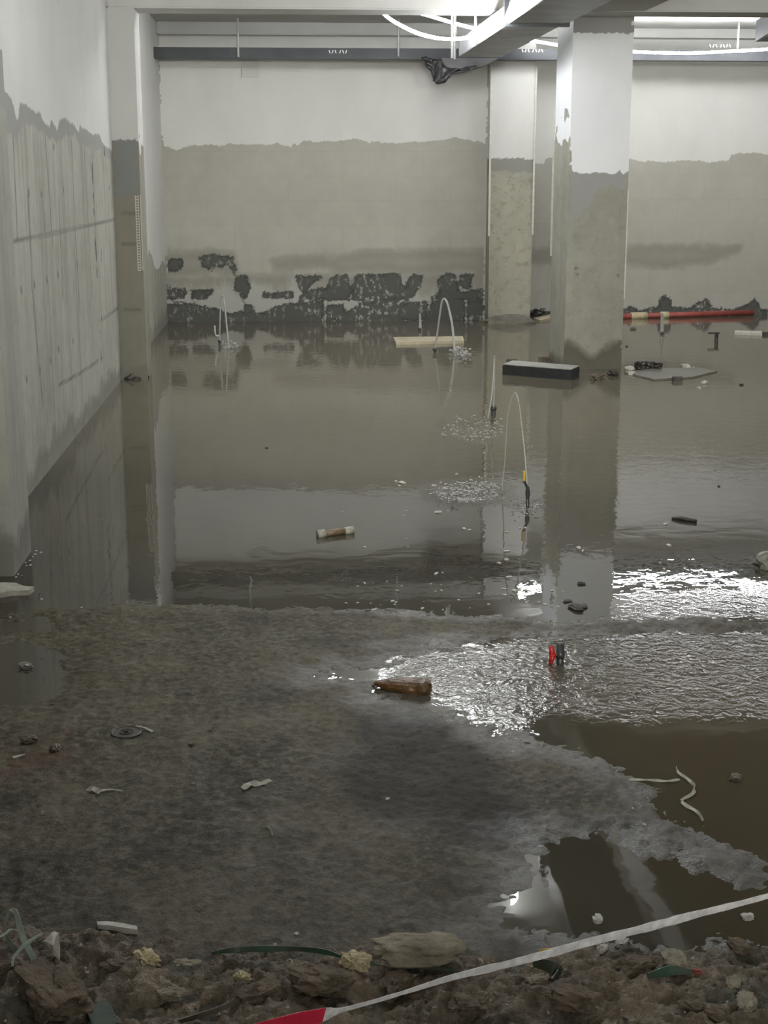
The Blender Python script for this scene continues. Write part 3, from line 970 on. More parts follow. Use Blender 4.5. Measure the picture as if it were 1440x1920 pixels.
# ------------------------------------------------------------------ LED rope lights
t_ = NT('led_rope')
dots = t_.n('ShaderNodeTexWave')
dots.wave_type = 'BANDS'
dots.bands_direction = 'X'
t_.t.links.new(t_.co, dots.inputs['Vector'])
dots.inputs['Scale'].default_value = 9.0
t_.put(t_.b.inputs['Base Color'], (0.8, 0.85, 0.9))
t_.put(t_.b.inputs['Emission Color'], (0.97, 0.98, 1.0))
t_.put(t_.b.inputs['Emission Strength'], t_.rng(dots.outputs['Fac'], LED_STRENGTH * 0.75, LED_STRENGTH * 1.15))
led_m = t_.m


def rope(pts, label, r=0.016):
    bm = bmesh.new()
    tube(bm, smooth_pts(pts, 5), r, 6)
    return tag(link('led_rope_light', bm, led_m, smooth=True), label, 'rope light', 'white rope lights hung under the ceiling')


YL = 12.0
rope([gy(700, 8, 14.3), gy(712, 19, 14.2), gy(735, 38, 14.15), gy(775, 59, 14.0), gy(812, 70, 13.6), gy(848, 73, 13.2), gy(885, 69, 12.6), gy(917, 57, 11.9), gy(945, 40, 11.1), gy(957, 16, 10.6), gy(969, -20, 10.3),
      Vector((1.56, 9.8, 3.08)), Vector((1.54, 9.4, 3.12)), Vector((1.50, 9.0, 3.22))], 'bright rope light sagging in a deep curve left of the duct')
rope([gy(755, 14, 14.6), gy(770, 20, 14.6), gy(810, 31, 14.6), gy(850, 43, 14.7), gy(895, 55, 14.8)], 'straight slanting rope light behind the sagging one')
rope([gy(995, 76, 15.95), gy(1020, 80, 15.95), gy(1050, 85, 15.95), gy(1100, 91, 15.95), gy(1190, 97, 15.95), gy(1250, 99, 15.95), gy(1310, 99, 15.95), gy(1370, 96, 15.95), gy(1440, 92, 15.95), gy(1560, 78, 15.4), gy(1750, 40, 15.0)],
     'rope light strung past behind the column along the dark tray')
# extra strands added out of view to brighten the walls and floor
rope([(-0.95, 13.0, 3.25), (-0.3, 13.3, 3.2), (0.4, 13.35, 3.19), (1.2, 13.1, 3.25)], 'added fill rope light hidden close behind the wide beam')
rope([(-0.35, 7.4, 3.22), (0.0, 7.9, 3.1), (0.4, 8.0, 3.02), (1.0, 7.6, 3.1), (1.35, 7.0, 3.22)], 'unseen fill rope light added above the left bay')
rope([(-0.7, 4.6, 3.22), (-0.2, 5.2, 3.08), (0.6, 5.3, 3.02), (1.3, 4.9, 3.2)], 'unseen fill rope light added above the foreground')
rope([(4.2, 9.0, 3.2), (5.2, 9.4, 3.0), (6.4, 9.6, 3.0), (7.6, 9.3, 3.2)], 'unseen fill rope light added far to the right')
rope([(0.0, -1.5, 3.2), (0.8, -1.8, 3.0), (1.5, -1.9, 3.05), (2.1, -1.6, 3.2)], 'unseen fill rope light added behind the camera')
#OBJECTS_BELOW

# ------------------------------------------------------------------ materials of the loose things
M_foam = simple('white_foam', (0.62, 0.61, 0.56), (0.45, 0.44, 0.39), 0.7, 40, 0.4)
M_black = simple('black_rubber_foam', (0.030, 0.034, 0.036), (0.018, 0.02, 0.02), 0.5, 20, 0.3)
M_wood = simple('wet_brown_wood', (0.12, 0.060, 0.020), (0.05, 0.028, 0.012), 0.35, 14, 0.6, 0.006)
M_pale = simple('pale_wood', (0.52, 0.47, 0.35), (0.36, 0.31, 0.21), 0.6, 12, 0.4)
M_dark = simple('dark_wet_debris', (0.045, 0.040, 0.032), (0.02, 0.018, 0.015), 0.35, 25, 0.6)
M_brown = simple('muddy_debris', (0.15, 0.12, 0.085), (0.07, 0.055, 0.04), 0.5, 22, 0.6)
M_board = simple('grey_wet_board', (0.19, 0.185, 0.155), (0.13, 0.125, 0.10), 0.3, 6, 0.3)
M_red = simple('red_plastic', (0.55, 0.03, 0.025), (0.35, 0.02, 0.018), 0.35, 20, 0.15)
M_redpipe = simple('faded_red_pipe', (0.36, 0.085, 0.065), (0.24, 0.06, 0.05), 0.5, 9, 0.2)
M_yel = simple('yellow_plastic', (0.75, 0.50, 0.03), (0.55, 0.36, 0.03), 0.4, 20, 0.1)
M_iron = simple('dark_iron_pipe', (0.085, 0.088, 0.088), (0.045, 0.047, 0.047), 0.4, 25, 0.3, metal=0.4)
M_rust = simple('muddy_brass', (0.26, 0.19, 0.11), (0.12, 0.085, 0.05), 0.5, 28, 0.5)
M_ribbon = simple('muddy_white_tape', (0.46, 0.45, 0.39), (0.27, 0.26, 0.21), 0.5, 30, 0.3)
M_strap = simple('pale_green_strap', (0.36, 0.42, 0.35), (0.24, 0.29, 0.24), 0.45, 18, 0.2)
M_green = simple('green_plastic', (0.045, 0.12, 0.072), (0.06, 0.062, 0.045), 0.45, 16, 0.4)
M_stone = simple('buff_concrete_lump', (0.32, 0.285, 0.21), (0.19, 0.165, 0.12), 0.8, 18, 0.8, 0.008)
M_clod = simple('earth_clod', (0.17, 0.13, 0.088), (0.085, 0.065, 0.044), 0.8, 22, 0.9, 0.008)
M_cream = simple('cream_crumb', (0.62, 0.55, 0.36), (0.42, 0.36, 0.22), 0.8, 40, 0.6)

tw = NT('falling_water')
tw.b.inputs['Transmission Weight'].default_value = 0.6
tw.b.inputs['IOR'].default_value = 1.33
M_jet = tw.out((0.70, 0.71, 0.69), 0.12, tw.bump(tw.noise(30, 3, 0.6), 0.4, 0.004))

TH = lambda name, bm, m, label, cat, group=None, smooth=False: tag(link(name, bm, m, None, smooth), label, cat, group)


def pxm(px, py):
    """metres per photo pixel at that spot on the water"""
    return (gz(px + 10, py) - gz(px, py)).length / 10


# ------------------------------------------------------------------ leaking pipes and their jets
def jet_thing(name, label, base, stream_px, Y0, Y1, r0, r1, nozzle=None, cat='water jet'):
    """base: pixel of the pipe in the floor; stream_px: pixels along the stream; depth goes from Y0 to Y1"""
    b = gz(*base)
    t = empty(name, b, label, cat)
    n = len(stream_px)
    pts = [gy(px, py, Y0 + (Y1 - Y0) * i / (n - 1)) for i, (px, py) in enumerate(stream_px)]
    pts[0].z = max(pts[0].z, 0.0)
    pts[-1].z = max(pts[-1].z, -0.01)
    sp = smooth_pts(pts, 10)
    m_ = len(sp)
    rr = [0.8 * (r0 + (r1 - r0) * i / (m_ - 1)) * (1 + 0.28 * mn.noise(Vector((i * 0.35, r0 * 900, 2)))) for i in range(m_)]
    bm = bmesh.new()
    tube(bm, sp, rr, 8)
    child(bm, 'water_stream', M_jet, t, True)
    bm = bmesh.new()
    h_, rad = nozzle or (0.05, 0.012)
    tube(bm, [(b.x, b.y, -0.12), (b.x, b.y, h_)], rad, 10)
    tube(bm, [(b.x, b.y, h_ * 0.55), (b.x, b.y, h_ * 0.85)], rad * 1.35, 10)
    child(bm, 'pipe_stub', M_iron, t, True)
    return t


def splash(label, cx, cy, rx, ry, n, seed, s=0.010):
    random.seed(seed)
    bm = bmesh.new()
    for i in range(n):
        a, q = random.uniform(0, 6.28), math.sqrt(random.random())
        p = gz(cx + rx * q * math.cos(a), cy + ry * q * math.sin(a))
        r_ = bmesh.ops.create_icosphere(bm, subdivisions=1, radius=s * random.uniform(0.15, 0.6))
        k = random.uniform(0.8, 2.0)
        z_ = random.random() ** 3 * 0.07
        for v in r_['verts']: v.co = Vector((v.co.x * k + p.x, v.co.y * k + p.y, v.co.z * 0.8 + z_))
    return tag(link('splash_droplets', bm, M_jet, None, True), label, 'water splash', kind='stuff')


t = jet_thing('leak_jet', 'thin water jet spouting near the far left corner before the peeling wall', (412, 648), [(412, 645), (412, 615), (413, 585), (415, 558), (419, 556), (421, 572), (424, 600), (427, 630), (430, 651)], gz(412, 648).y, gz(430, 651).y, 0.011, 0.011, (0.06, 0.014))
bm = bmesh.new()
b = gz(412, 648)
tube(bm, smooth_pts([(b.x, b.y, 0.10), (b.x - 0.03, b.y, 0.10), (b.x - 0.042, b.y, 0.13), (b.x - 0.045, b.y, 0.2)], 5), 0.008, 7)
child(bm, 'valve_handle', M_foam, t, True)
jet_thing('leak_jet', 'arched water jet falling beside the floating pale board at the back', (815, 662), [(815, 655), (820, 625), (824, 595), (828, 568), (832, 560), (838, 566), (843, 585), (848, 610), (851, 640), (853, 664)], gz(815, 658).y, gz(853, 665).y, 0.010, 0.016, (0.05, 0.016))
t = jet_thing('leak_jet', 'tall arched water jet by the yellow valve handle in mid pool', (989, 948), [(989, 935), (988, 905), (984, 850), (978, 795), (973, 757), (967, 737), (960, 745), (952, 780), (949, 820), (946, 870), (941, 918)], gz(989, 948).y, gz(935, 922).y, 0.0062, 0.0028, (0.10, 0.009))
b = gz(989, 948)
bm = bmesh.new()
hz = gy(982, 882, b.y)
h0 = gy(982, 901, b.y)
box(bm, (hz.x, b.y - 0.01, (hz.z + h0.z) / 2), (0.010, 0.022, hz.z - h0.z), bev=0.002)
child(bm, 'valve_handle', M_yel, t)['label'] = 'yellow lever handle'
bm = bmesh.new()
tube(bm, [(b.x, b.y - 0.01, 0.04), (b.x - 0.006, b.y - 0.01, 0.10), (hz.x + 0.002, b.y - 0.01, h0.z)], 0.0065, 8)
child(bm, 'valve_body', M_iron, t)['label'] = 'black valve body'
jet_thing('leak_jet', 'straight upright water jet behind the first splash, left of the tall arch', (925, 778), [(925, 775), (926, 745), (927, 715), (927, 690), (927, 668), (926, 690), (922, 740), (915, 785)], gz(925, 778).y, gz(915, 788).y, 0.009, 0.006, (0.07, 0.017))
jet_thing('leak_jet', 'short pale jet standing behind the floating pale board', (787, 620), [(787, 617), (787, 607), (787, 597), (787, 588), (789, 600), (790, 618)], gz(787, 620).y, gz(787, 620).y, 0.016, 0.006, (0.03, 0.014))
jet_thing('leak_jet', 'short pale jet in front of the long red pipe', (1241, 626), [(1241, 624), (1241, 612), (1241, 600), (1241, 588), (1243, 600), (1244, 622)], gz(1241, 626).y, gz(1241, 626).y, 0.022, 0.008, (0.03, 0.014))
splash('white droplets where the upright jet falls back left of the tall arch', 885, 808, 62, 20, 170, 3, 0.012)
splash('white droplets where the tall arched jet lands left of the yellow handle', 875, 925, 62, 18, 200, 4, 0.010)
splash('small white splash right of the floating pale board', 862, 665, 20, 2.5, 60, 5, 0.030)
splash('small pale splash at the far left jet', 430, 652, 15, 2, 50, 6, 0.026)
splash('droplets around the pipe of the tall arched jet', 985, 955, 26, 12, 50, 7, 0.007)

# valve on the near riser pipe
b = gz(1050, 1243)
t = empty('riser_valve', b, 'dark iron riser pipe with a red butterfly valve handle in the rippling puddle', 'valve')
bm = bmesh.new()
ht = gy(1050, 1206, b.y).z
R_ = 0.0135
tube(bm, [(b.x, b.y, -0.1), (b.x, b.y, ht)], R_, 16)
tube(bm, [(b.x, b.y, ht * 0.25), (b.x, b.y, ht * 0.62)], R_ * 1.18, 8)
child(bm, 'riser_pipe', M_iron, t, True)
bm = bmesh.new()
zc = gy(1033, 1226, b.y).z
xc = gy(1034, 1226, b.y).x
tube(bm, [(b.x, b.y - 0.005, zc), (xc, b.y - 0.012, zc)], 0.006, 8)
stem = child(bm, 'valve_stem', M_iron, t, True)
bm = bmesh.new()
hh = gy(1033, 1209, b.y).z - zc
tube(bm, [(xc + 0.010, b.y - 0.010, zc), (xc - 0.008, b.y - 0.014, zc)], 0.011, 10)
for s_ in (1, -1):
    tube(bm, [(xc, b.y - 0.012, zc), (xc - 0.001 * s_, b.y - 0.012, zc + s_ * hh * 0.45), (xc - 0.006, b.y - 0.014, zc + s_ * hh)], [0.011, 0.010, 0.007], 8)
hd = link('butterfly_handle', bm, M_red, stem, True)
hd['label'] = 'red butterfly handle'
# small bright flow dome around the riser

# ------------------------------------------------------------------ floating and lying debris
def board(name, corners, thick, m, label, cat, z=0.0, group=None, bev=0.003):
    """corners in photo pixels of the top face; extruded downwards"""
    P = [gz(a, b, z + thick) for a, b in corners]
    bm = bmesh.new()
    A = [bm.verts.new(p) for p in P]
    B = [bm.verts.new(p - Vector((0, 0, thick + 0.015))) for p in P]
    bm.faces.new(A)
    bm.faces.new(B[::-1])
    for k in range(len(P)): bm.faces.new((A[k], A[(k + 1) % len(P)], B[(k + 1) % len(P)], B[k]))
    if bev: bmesh.ops.bevel(bm, geom=list(bm.edges), offset=bev, segments=1, affect='EDGES')
    return TH(name, bm, m, label, cat, group)


board('floating_board', [(737, 632), (868, 630), (870, 638), (800, 640), (742, 641)], 0.03, M_pale, 'long pale wooden board floating below the arched jet at the back', 'board')
board('wood_chip', [(764, 655), (772, 655), (773, 658), (764, 658)], 0.015, M_dark, 'tiny dark chip floating in front of the pale board', 'debris')
# black foam block with pale top
t = empty('foam_block', gz(1010, 700), 'long black block with a pale top floating at the foot of the column', 'block')
P = [(942, 684), (1072, 694), (1087, 687), (960, 677)]
hB = 0.085
tp = [gz(a, b_, hB) for a, b_ in P]
bm = bmesh.new()
A = [bm.verts.new(p) for p in tp]
B = [bm.verts.new(p - Vector((0, 0, hB + 0.03))) for p in tp]
bm.faces.new(A)
bm.faces.new(B[::-1])
for k in range(4): bm.faces.new((A[k], A[(k + 1) % 4], B[(k + 1) % 4], B[k]))
bmesh.ops.bevel(bm, geom=list(bm.edges), offset=0.006, segments=2, affect='EDGES')
child(bm, 'body', M_black, t)
bm = bmesh.new()
c_ = sum(tp, Vector()) / 4
A = [bm.verts.new(c_ + (p - c_) * 0.985 + Vector((0, 0, 0.001))) for p in tp]
B = [bm.verts.new(c_ + (p - c_) * 0.985 + Vector((0, 0, 0.007))) for p in tp]
bm.faces.new(B)
bm.faces.new(A[::-1])
for k in range(4): bm.faces.new((A[k], A[(k + 1) % 4], B[(k + 1) % 4], B[k]))
child(bm, 'top_sheet', simple('pale_wet_sheet', (0.42, 0.42, 0.39), (0.30, 0.30, 0.27), 0.35, 8, 0.3), t)['label'] = 'pale grey top'

for (px, py, wpx, hm, m, lab) in [(960, 679, 20, 0.035, M_dark, 'small dark scrap behind the left end of the black block'),
                                  (1020, 677, 20, 0.05, M_brown, 'small brown and white scrap between the black block and the column'),
                                  (1270, 714, 19, 0.045, M_dark, 'dark rectangular block floating in front of the sunken board'),
                                  (1403, 627, 50, 0.04, M_foam, 'white floating slab near the right edge before the red pipe'),
                                  (1442, 628, 26, 0.04, M_dark, 'dark floating slab at the right edge beside the white one')]:
    q = gz(px, py)
    k = pxm(px, py)
    bm = bmesh.new()
    box(bm, (q.x, q.y, hm / 2 - 0.008), (wpx * k, wpx * k * 0.55, hm), rz=random.uniform(-0.3, 0.3), bev=0.006)
    TH('floating_scrap', bm, m, lab, 'debris')
board('sunken_board', [(1170, 697), (1228, 711), (1300, 706), (1345, 695), (1310, 689), (1225, 690)], 0.012, M_board, 'large thin grey board half sunk in the water right of the column', 'board', bev=0.002)
bm = bmesh.new()
q = gz(1208, 693)
for k, (dx, dy, r_) in enumerate([(-0.04, 0, 0.055), (0.05, 0.02, 0.05), (0.12, 0.0, 0.04), (0.0, 0.05, 0.045)]):
    rock(bm, q + Vector((dx, dy, 0.035)), (r_, r_ * 0.8, r_ * 0.8), 40 + k, 0.6, 3, 2.2)
TH('debris_clump', bm, M_dark, 'black clump of rubbish on the edge of the sunken board', 'debris', smooth=False)
for k, (px, py, w_, m, lab) in enumerate([(1180, 693, 20, M_foam, 'upper white scrap at the left corner of the sunken board'), (1184, 703, 18, M_foam, 'lower white scrap at the left corner of the sunken board'),
                                          (1285, 689, 22, M_foam, 'thin white scrap lying on the sunken board'), (1240, 692, 10, M_dark, 'small dark bit beside the black clump'),
                                          (1120, 711, 32, M_brown, 'reddish brown debris at the foot of the column'), (1150, 704, 26, M_dark, 'dark debris touching the right foot of the column'),
                                          (1187, 618, 12, M_brown, 'brown bit in the water right behind the column'), (1320, 719, 16, M_foam, 'small white scrap right of the dark floating block'),
                                          (1311, 728, 9, M_foam, 'tiny white scrap below the one right of the dark block'), (1390, 722, 9, M_dark, 'small dark bit floating far right of the sunken board'),
                                          (1175, 650, 6, M_dark, 'tiny dark bit beside the right edge of the column'), (1348, 912, 7, M_dark, 'tiny dark speck alone in the right half of the pool'),
                                          (1150, 604, 16, M_foam, 'white scrap in front of the red pipe'), (500, 840, 6, M_dark, 'tiny dark speck in the open water on the left')]):
    q = gz(px, py)
    s_ = w_ * pxm(px, py) / 2
    bm = bmesh.new()
    rock(bm, q + Vector((0, 0, s_ * 0.25)), (s_, s_ * 0.7, s_ * 0.45), 60 + k, 0.6, 3, 2.0, rz=k)
    TH('floating_scrap', bm, m, lab, 'debris')
# planks behind the column, by the pilaster
board('floating_board', [(1000, 596), (1036, 588), (1052, 590), (1014, 600)], 0.03, M_pale, 'pale broken plank between the speckled pilaster and the column', 'board')
bm = bmesh.new()
q = gz(1005, 592)
rock(bm, q + Vector((0, 0, 0.05)), (0.13, 0.08, 0.07), 91, 0.6, 3, 2)
TH('debris_clump', bm, M_dark, 'dark heap of rubbish at the right foot of the speckled pilaster', 'debris')
# red pipe along the back wall
a_, b_ = gz(1165, 598), gz(1412, 592)
t = empty('red_pipe', a_, 'long faded red pipe lying along the foot of the back wall', 'pipe')
bm = bmesh.new()
tube(bm, [a_ + Vector((0, 0, 0.03)), a_.lerp(b_, 0.5) + Vector((0, 0.0, 0.035)), b_ + Vector((0, 0, 0.04))], 0.032, 12)
child(bm, 'pipe_run', M_redpipe, t, True)
for fr, L_ in ((0.13, 0.10), (0.32, 0.05)):
    c_ = a_.lerp(b_, fr) + Vector((0, 0, 0.033))
    bm = bmesh.new()
    dd = (b_ - a_).normalized()
    tube(bm, [c_ - dd * L_, c_ + dd * L_], 0.042, 12)
    child(bm, 'coupling', M_cream, t, True)['label'] = 'cream coupling'
# dark valve post
b = gz(1343, 640)
t = empty('valve_post', b, 'dark little valve post standing in the water right of the column', 'valve')
bm = bmesh.new()
tube(bm, [(b.x, b.y, -0.1), (b.x, b.y, 0.09)], 0.020, 10)
child(bm, 'riser_pipe', M_dark, t, True)
bm = bmesh.new()
box(bm, (b.x - 0.03, b.y, 0.085), (0.12, 0.03, 0.02), bev=0.004)
child(bm, 'lever', M_dark, t)

# pipe fitting, stick, log
a_, b_ = gz(596, 1007), gz(662, 999)
t = empty('pipe_fitting', a_, 'short muddy brass pipe fitting floating in the middle of the pool', 'pipe fitting')
bm = bmesh.new()
u = Vector((0, 0, 0.014))
tube(bm, [a_.lerp(b_, 0.18) + u, a_.lerp(b_, 0.5) + u, a_.lerp(b_, 0.78) + u], [0.0155, 0.0165, 0.0155], 14)
child(bm, 'pipe_body', M_rust, t, True)
bm = bmesh.new()
tube(bm, [a_ + u, a_.lerp(b_, 0.2) + u], 0.021, 12)
child(bm, 'collar', simple('pale_zinc', (0.42, 0.41, 0.36), (0.25, 0.24, 0.20), 0.5, 40, 0.3), t, True)['label'] = 'pale collar'
bm = bmesh.new()
tube(bm, [a_.lerp(b_, 0.76) + u, b_ + u], 0.019, 12)
child(bm, 'collar', M_ribbon, t, True)['label'] = 'greyish collar'
a_, b_ = gz(1261, 973), gz(1305, 980)
bm = bmesh.new()
tube(bm, [a_ + Vector((0, 0, 0.004)), a_.lerp(b_, 0.4) + Vector((0, 0, 0.010)), b_ + Vector((0, 0, 0.008))], [0.012, 0.014, 0.012], 8, flat=0.8)
TH('floating_stick', bm, M_dark, 'short dark stick floating in the right half of the pool', 'stick')

top = [(697, 1290), (715, 1278), (745, 1275), (780, 1275), (806, 1277), (815, 1284), (811, 1299), (800, 1304), (780, 1299), (740, 1291), (706, 1290)]
bm = bmesh.new()
a_, b_ = gz(703, 1288), gz(806, 1297)
prof = [(0.0, 0.008), (0.12, 0.017), (0.3, 0.026), (0.5, 0.030), (0.7, 0.033), (0.86, 0.036), (0.95, 0.034), (1.0, 0.026)]
n_ = 14
rings = []
dx = (b_ - a_)
for i in range(29):
    f = i / 28
    r_ = np.interp(f, [p[0] for p in prof], [p[1] for p in prof])
    c_ = a_ + dx * f + Vector((0, 0, 0.012))
    side = Vector((-dx.y, dx.x, 0)).normalized()
    rings.append([bm.verts.new(c_ + side * math.cos(k * 2 * math.pi / n_) * r_ * (1.15 + 0.12 * mn.noise(Vector((f * 7, k * 0.7, 1)))) + Vector((0, 0, 1)) * max(-0.4, min(0.75, math.sin(k * 2 * math.pi / n_))) * r_ * (1.0 + 0.15 * mn.noise(Vector((f * 9, k * 0.9, 5)))) + dx.normalized() * 0.012 * mn.noise(Vector((k * 1.3, f * 3, 2)))) for k in range(n_)])
for A, B in zip(rings[:-1], rings[1:]):
    for k in range(n_): bm.faces.new((A[k], A[(k + 1) % n_], B[(k + 1) % n_], B[k]))
bm.faces.new(rings[0][::-1])
endc = bm.verts.new(b_ - dx.normalized() * 0.015 + Vector((0, 0, 0.018)))
for k in range(n_): bm.faces.new((rings[-1][k], rings[-1][(k + 1) % n_], endc))
TH('driftwood', bm, M_wood, 'tapering chunk of wet brown wood lying in the glaring puddle', 'wood', smooth=False)


def z_of(px, py):
    q = gz(px, py)
    return float(land(np.array([q.x]), np.array([q.y]))[0])


# round cover in the slab
b = gz(237, 1382)
zc = z_of(237, 1382) - 0.005
k = pxm(237, 1382)
t = empty('access_cover', (b.x, b.y, zc), 'small round muddy cover set in the slab on the left', 'cover')
bm = bmesh.new()
R_ = 27 * k
tor = [(R_ * math.cos(a), R_ * math.sin(a)) for a in [i * 2 * math.pi / 40 for i in range(41)]]
tube(bm, [(b.x + x_, b.y + y_, zc + 0.006) for x_, y_ in tor], 0.004, 8, caps=False)
child(bm, 'rim', M_dark, t, True)
bm = bmesh.new()
bmesh.ops.create_cone(bm, cap_ends=True, segments=40, radius1=R_ * 0.96, radius2=R_ * 0.93, depth=0.014, matrix=Matrix.Translation((b.x, b.y, zc + 0.001)))
child(bm, 'lid', M_board if False else simple('muddy_lid', (0.055, 0.050, 0.036), (0.032, 0.029, 0.02), 0.6, 20, 0.5), t)
bm = bmesh.new()
tube(bm, [(b.x + 0.45 * x_, b.y + 0.45 * y_, zc + 0.009) for x_, y_ in tor], 0.002, 6, caps=False)
child(bm, 'ring_groove', M_dark, t, True)
bm = bmesh.new()
box(bm, (b.x, b.y, zc + 0.011), (0.018, 0.010, 0.006), bev=0.002)
child(bm, 'knob', M_dark, t)


def strip(name, px_pts, widths, m, label, cat, lift=0.006, thick=0.002, up=0.25):
    pts = [gz(a, b) for a, b in px_pts]
    for p, (a, b) in zip(pts, px_pts): p.z = max(z_of(a, b), 0.0) + lift
    sp = smooth_pts(pts, 6)
    ws = list(np.interp(np.linspace(0, 1, len(sp)), np.linspace(0, 1, len(widths)), widths))
    bm = bmesh.new()
    tw_ = [0.35 * math.sin(i * 0.9) for i in range(len(sp))]
    ribbon(bm, sp, ws, thick, Vector((0.15, 1, up)), tw_)
    return TH(name, bm, m, label, cat)


strip('tape_scrap', [(1268, 1442), (1272, 1452), (1290, 1465), (1302, 1478), (1298, 1492), (1278, 1504), (1285, 1513), (1308, 1527), (1318, 1542)], [0.008, 0.008, 0.012, 0.008, 0.011, 0.006], M_ribbon, 'crooked muddy white strip of tape in the shallow puddle on the right', 'tape scrap')
strip('tape_scrap', [(1180, 1467), (1215, 1466), (1250, 1468), (1274, 1465)], [0.006, 0.009, 0.007], M_brown if False else M_ribbon, 'straight pale strip lying left of the crooked white tape', 'tape scrap')
strip('tape_scrap', [(455, 1491), (470, 1484), (490, 1482), (508, 1474)], [0.014, 0.022, 0.018, 0.010], M_ribbon, 'crumpled white strip on the slab near the middle', 'tape scrap')
strip('tape_scrap', [(165, 1490), (180, 1495), (186, 1502)], [0.014, 0.020, 0.006], M_ribbon, 'white torn scrap with a thin tail on the left of the slab', 'tape scrap')
strip('tape_scrap', [(186, 1497), (200, 1493), (214, 1494), (230, 1497)], [0.007, 0.005, 0.003], M_ribbon, 'thin pale tail strip beside the torn scrap on the left', 'tape scrap')
strip('tape_scrap', [(255, 1373), (272, 1377), (287, 1383)], [0.004, 0.006, 0.009], M_ribbon, 'small white thread touching the round cover', 'tape scrap')
strip('tape_scrap', [(25, 1433), (48, 1427)], [0.008, 0.005], M_ribbon, 'short pale thread near the left edge by the reddish stain', 'tape scrap')
board('plaster_strip', [(181, 1727), (205, 1727), (232, 1731), (257, 1736), (258, 1743), (230, 1739), (204, 1734), (183, 1734)], 0.016, M_foam, 'clean white flat strip lying at the edge of the slab, lower left', 'strip', z=0.010, bev=0.001)
strip('tape_scrap', [(492, 1562), (505, 1567), (512, 1580)], [0.006, 0.005, 0.004], M_board, 'curled grey thread on the slab below the crumpled strip', 'tape scrap')

for k, (px, py, w_, m, lab) in enumerate([(700, 1288, 8, M_dark, 'dark splinter at the thin end of the brown wood'), (105, 1414, 30, M_brown, 'flat reddish lump in the rusty patch on the left'), (55, 1398, 34, M_brown, 'flat lump at the upper edge of the rusty patch'),
                                          (80, 1536, 14, M_stone, 'small pale pebble on the slab, lower left'), (727, 1508, 9, M_foam, 'small white pebble in the dark patch mid slab'), (362, 1483, 16, M_brown, 'small lump on the slab left of the crumpled strip'),
                                          (1380, 1461, 30, M_brown, 'pale brown lump standing out of the right puddle'), (1208, 1552, 8, M_foam, 'small white pebble above the lower puddle'), (1186, 1522, 5, M_foam, 'tiny white pebble in the coarse strip between the puddles'),
                                          (48, 1252, 30, M_board, 'flat greyish stone in the bluish puddle at the left edge'), (358, 1405, 14, M_dark, 'small dark crumb right of the round cover'), (700, 1148, 8, M_foam, 'white crumb on the pool shore left of centre'),
                                          (1120, 1726, 30, M_foam, 'crumbly white lump at the bottom right before the barrier tape'), (1402, 1722, 28, M_foam, 'white lump below the barrier tape at the far right'), (556, 1760, 12, M_foam, 'small white crumb above the green strap')]):
    q = gz(px, py)
    s_ = w_ * pxm(px, py) / 2
    bm = bmesh.new()
    rock(bm, q + Vector((0, 0, max(z_of(px, py), 0) + s_ * 0.2)), (s_, s_ * 0.75, s_ * 0.5), 20 + k, 0.6, 3, 1.9, rz=k * 1.7)
    TH('pebble' if w_ < 16 else 'mud_lump', bm, m, lab, 'pebble' if w_ < 16 else 'lump')

# foam sheet by the near pilaster, white pebbles
bm = bmesh.new()
P = [(-60, 1104), (0, 1101), (30, 1102), (45, 1108), (64, 1109), (55, 1116), (25, 1117), (0, 1121), (-60, 1122)]
A = [bm.verts.new(gz(a, b) + Vector((0, 0, 0.022))) for a, b in P]
B = [bm.verts.new(v.co - Vector((0, 0, 0.03))) for v in A]
bm.faces.new(A)
bm.faces.new(B[::-1])
for k in range(len(P)): bm.faces.new((A[k], A[(k + 1) % len(P)], B[(k + 1) % len(P)], B[k]))
TH('foam_sheet', bm, M_ribbon, 'torn grey white foam sheet at the foot of the nearest pilaster', 'foam')
proto = None


def scatter(proto_bm, name, m, spots, label, cat, group):
    o = tag(link(name, proto_bm, m), label, cat, group)
    for i, (x, y, z, s_) in enumerate(spots):
        c_ = o if i == 0 else o.copy()
        if i: COL.objects.link(c_)
        c_.location = (x, y, z)
        c_.scale = (s_ * random.uniform(0.8, 1.5), s_ * random.uniform(0.7, 1.1), s_ * random.uniform(0.5, 0.9))
        c_.rotation_euler = (0, 0, random.uniform(0, 6))


def spots_px(L_, zf=None):
    out = []
    for a, b, s_ in L_:
        q = gz(a, b)
        z = max(z_of(a, b) if q.y < 6.3 else 0, 0)
        out.append((q.x, q.y, z + s_ * pxm(a, b) * 0.1, s_ * pxm(a, b) / 2))
    return out


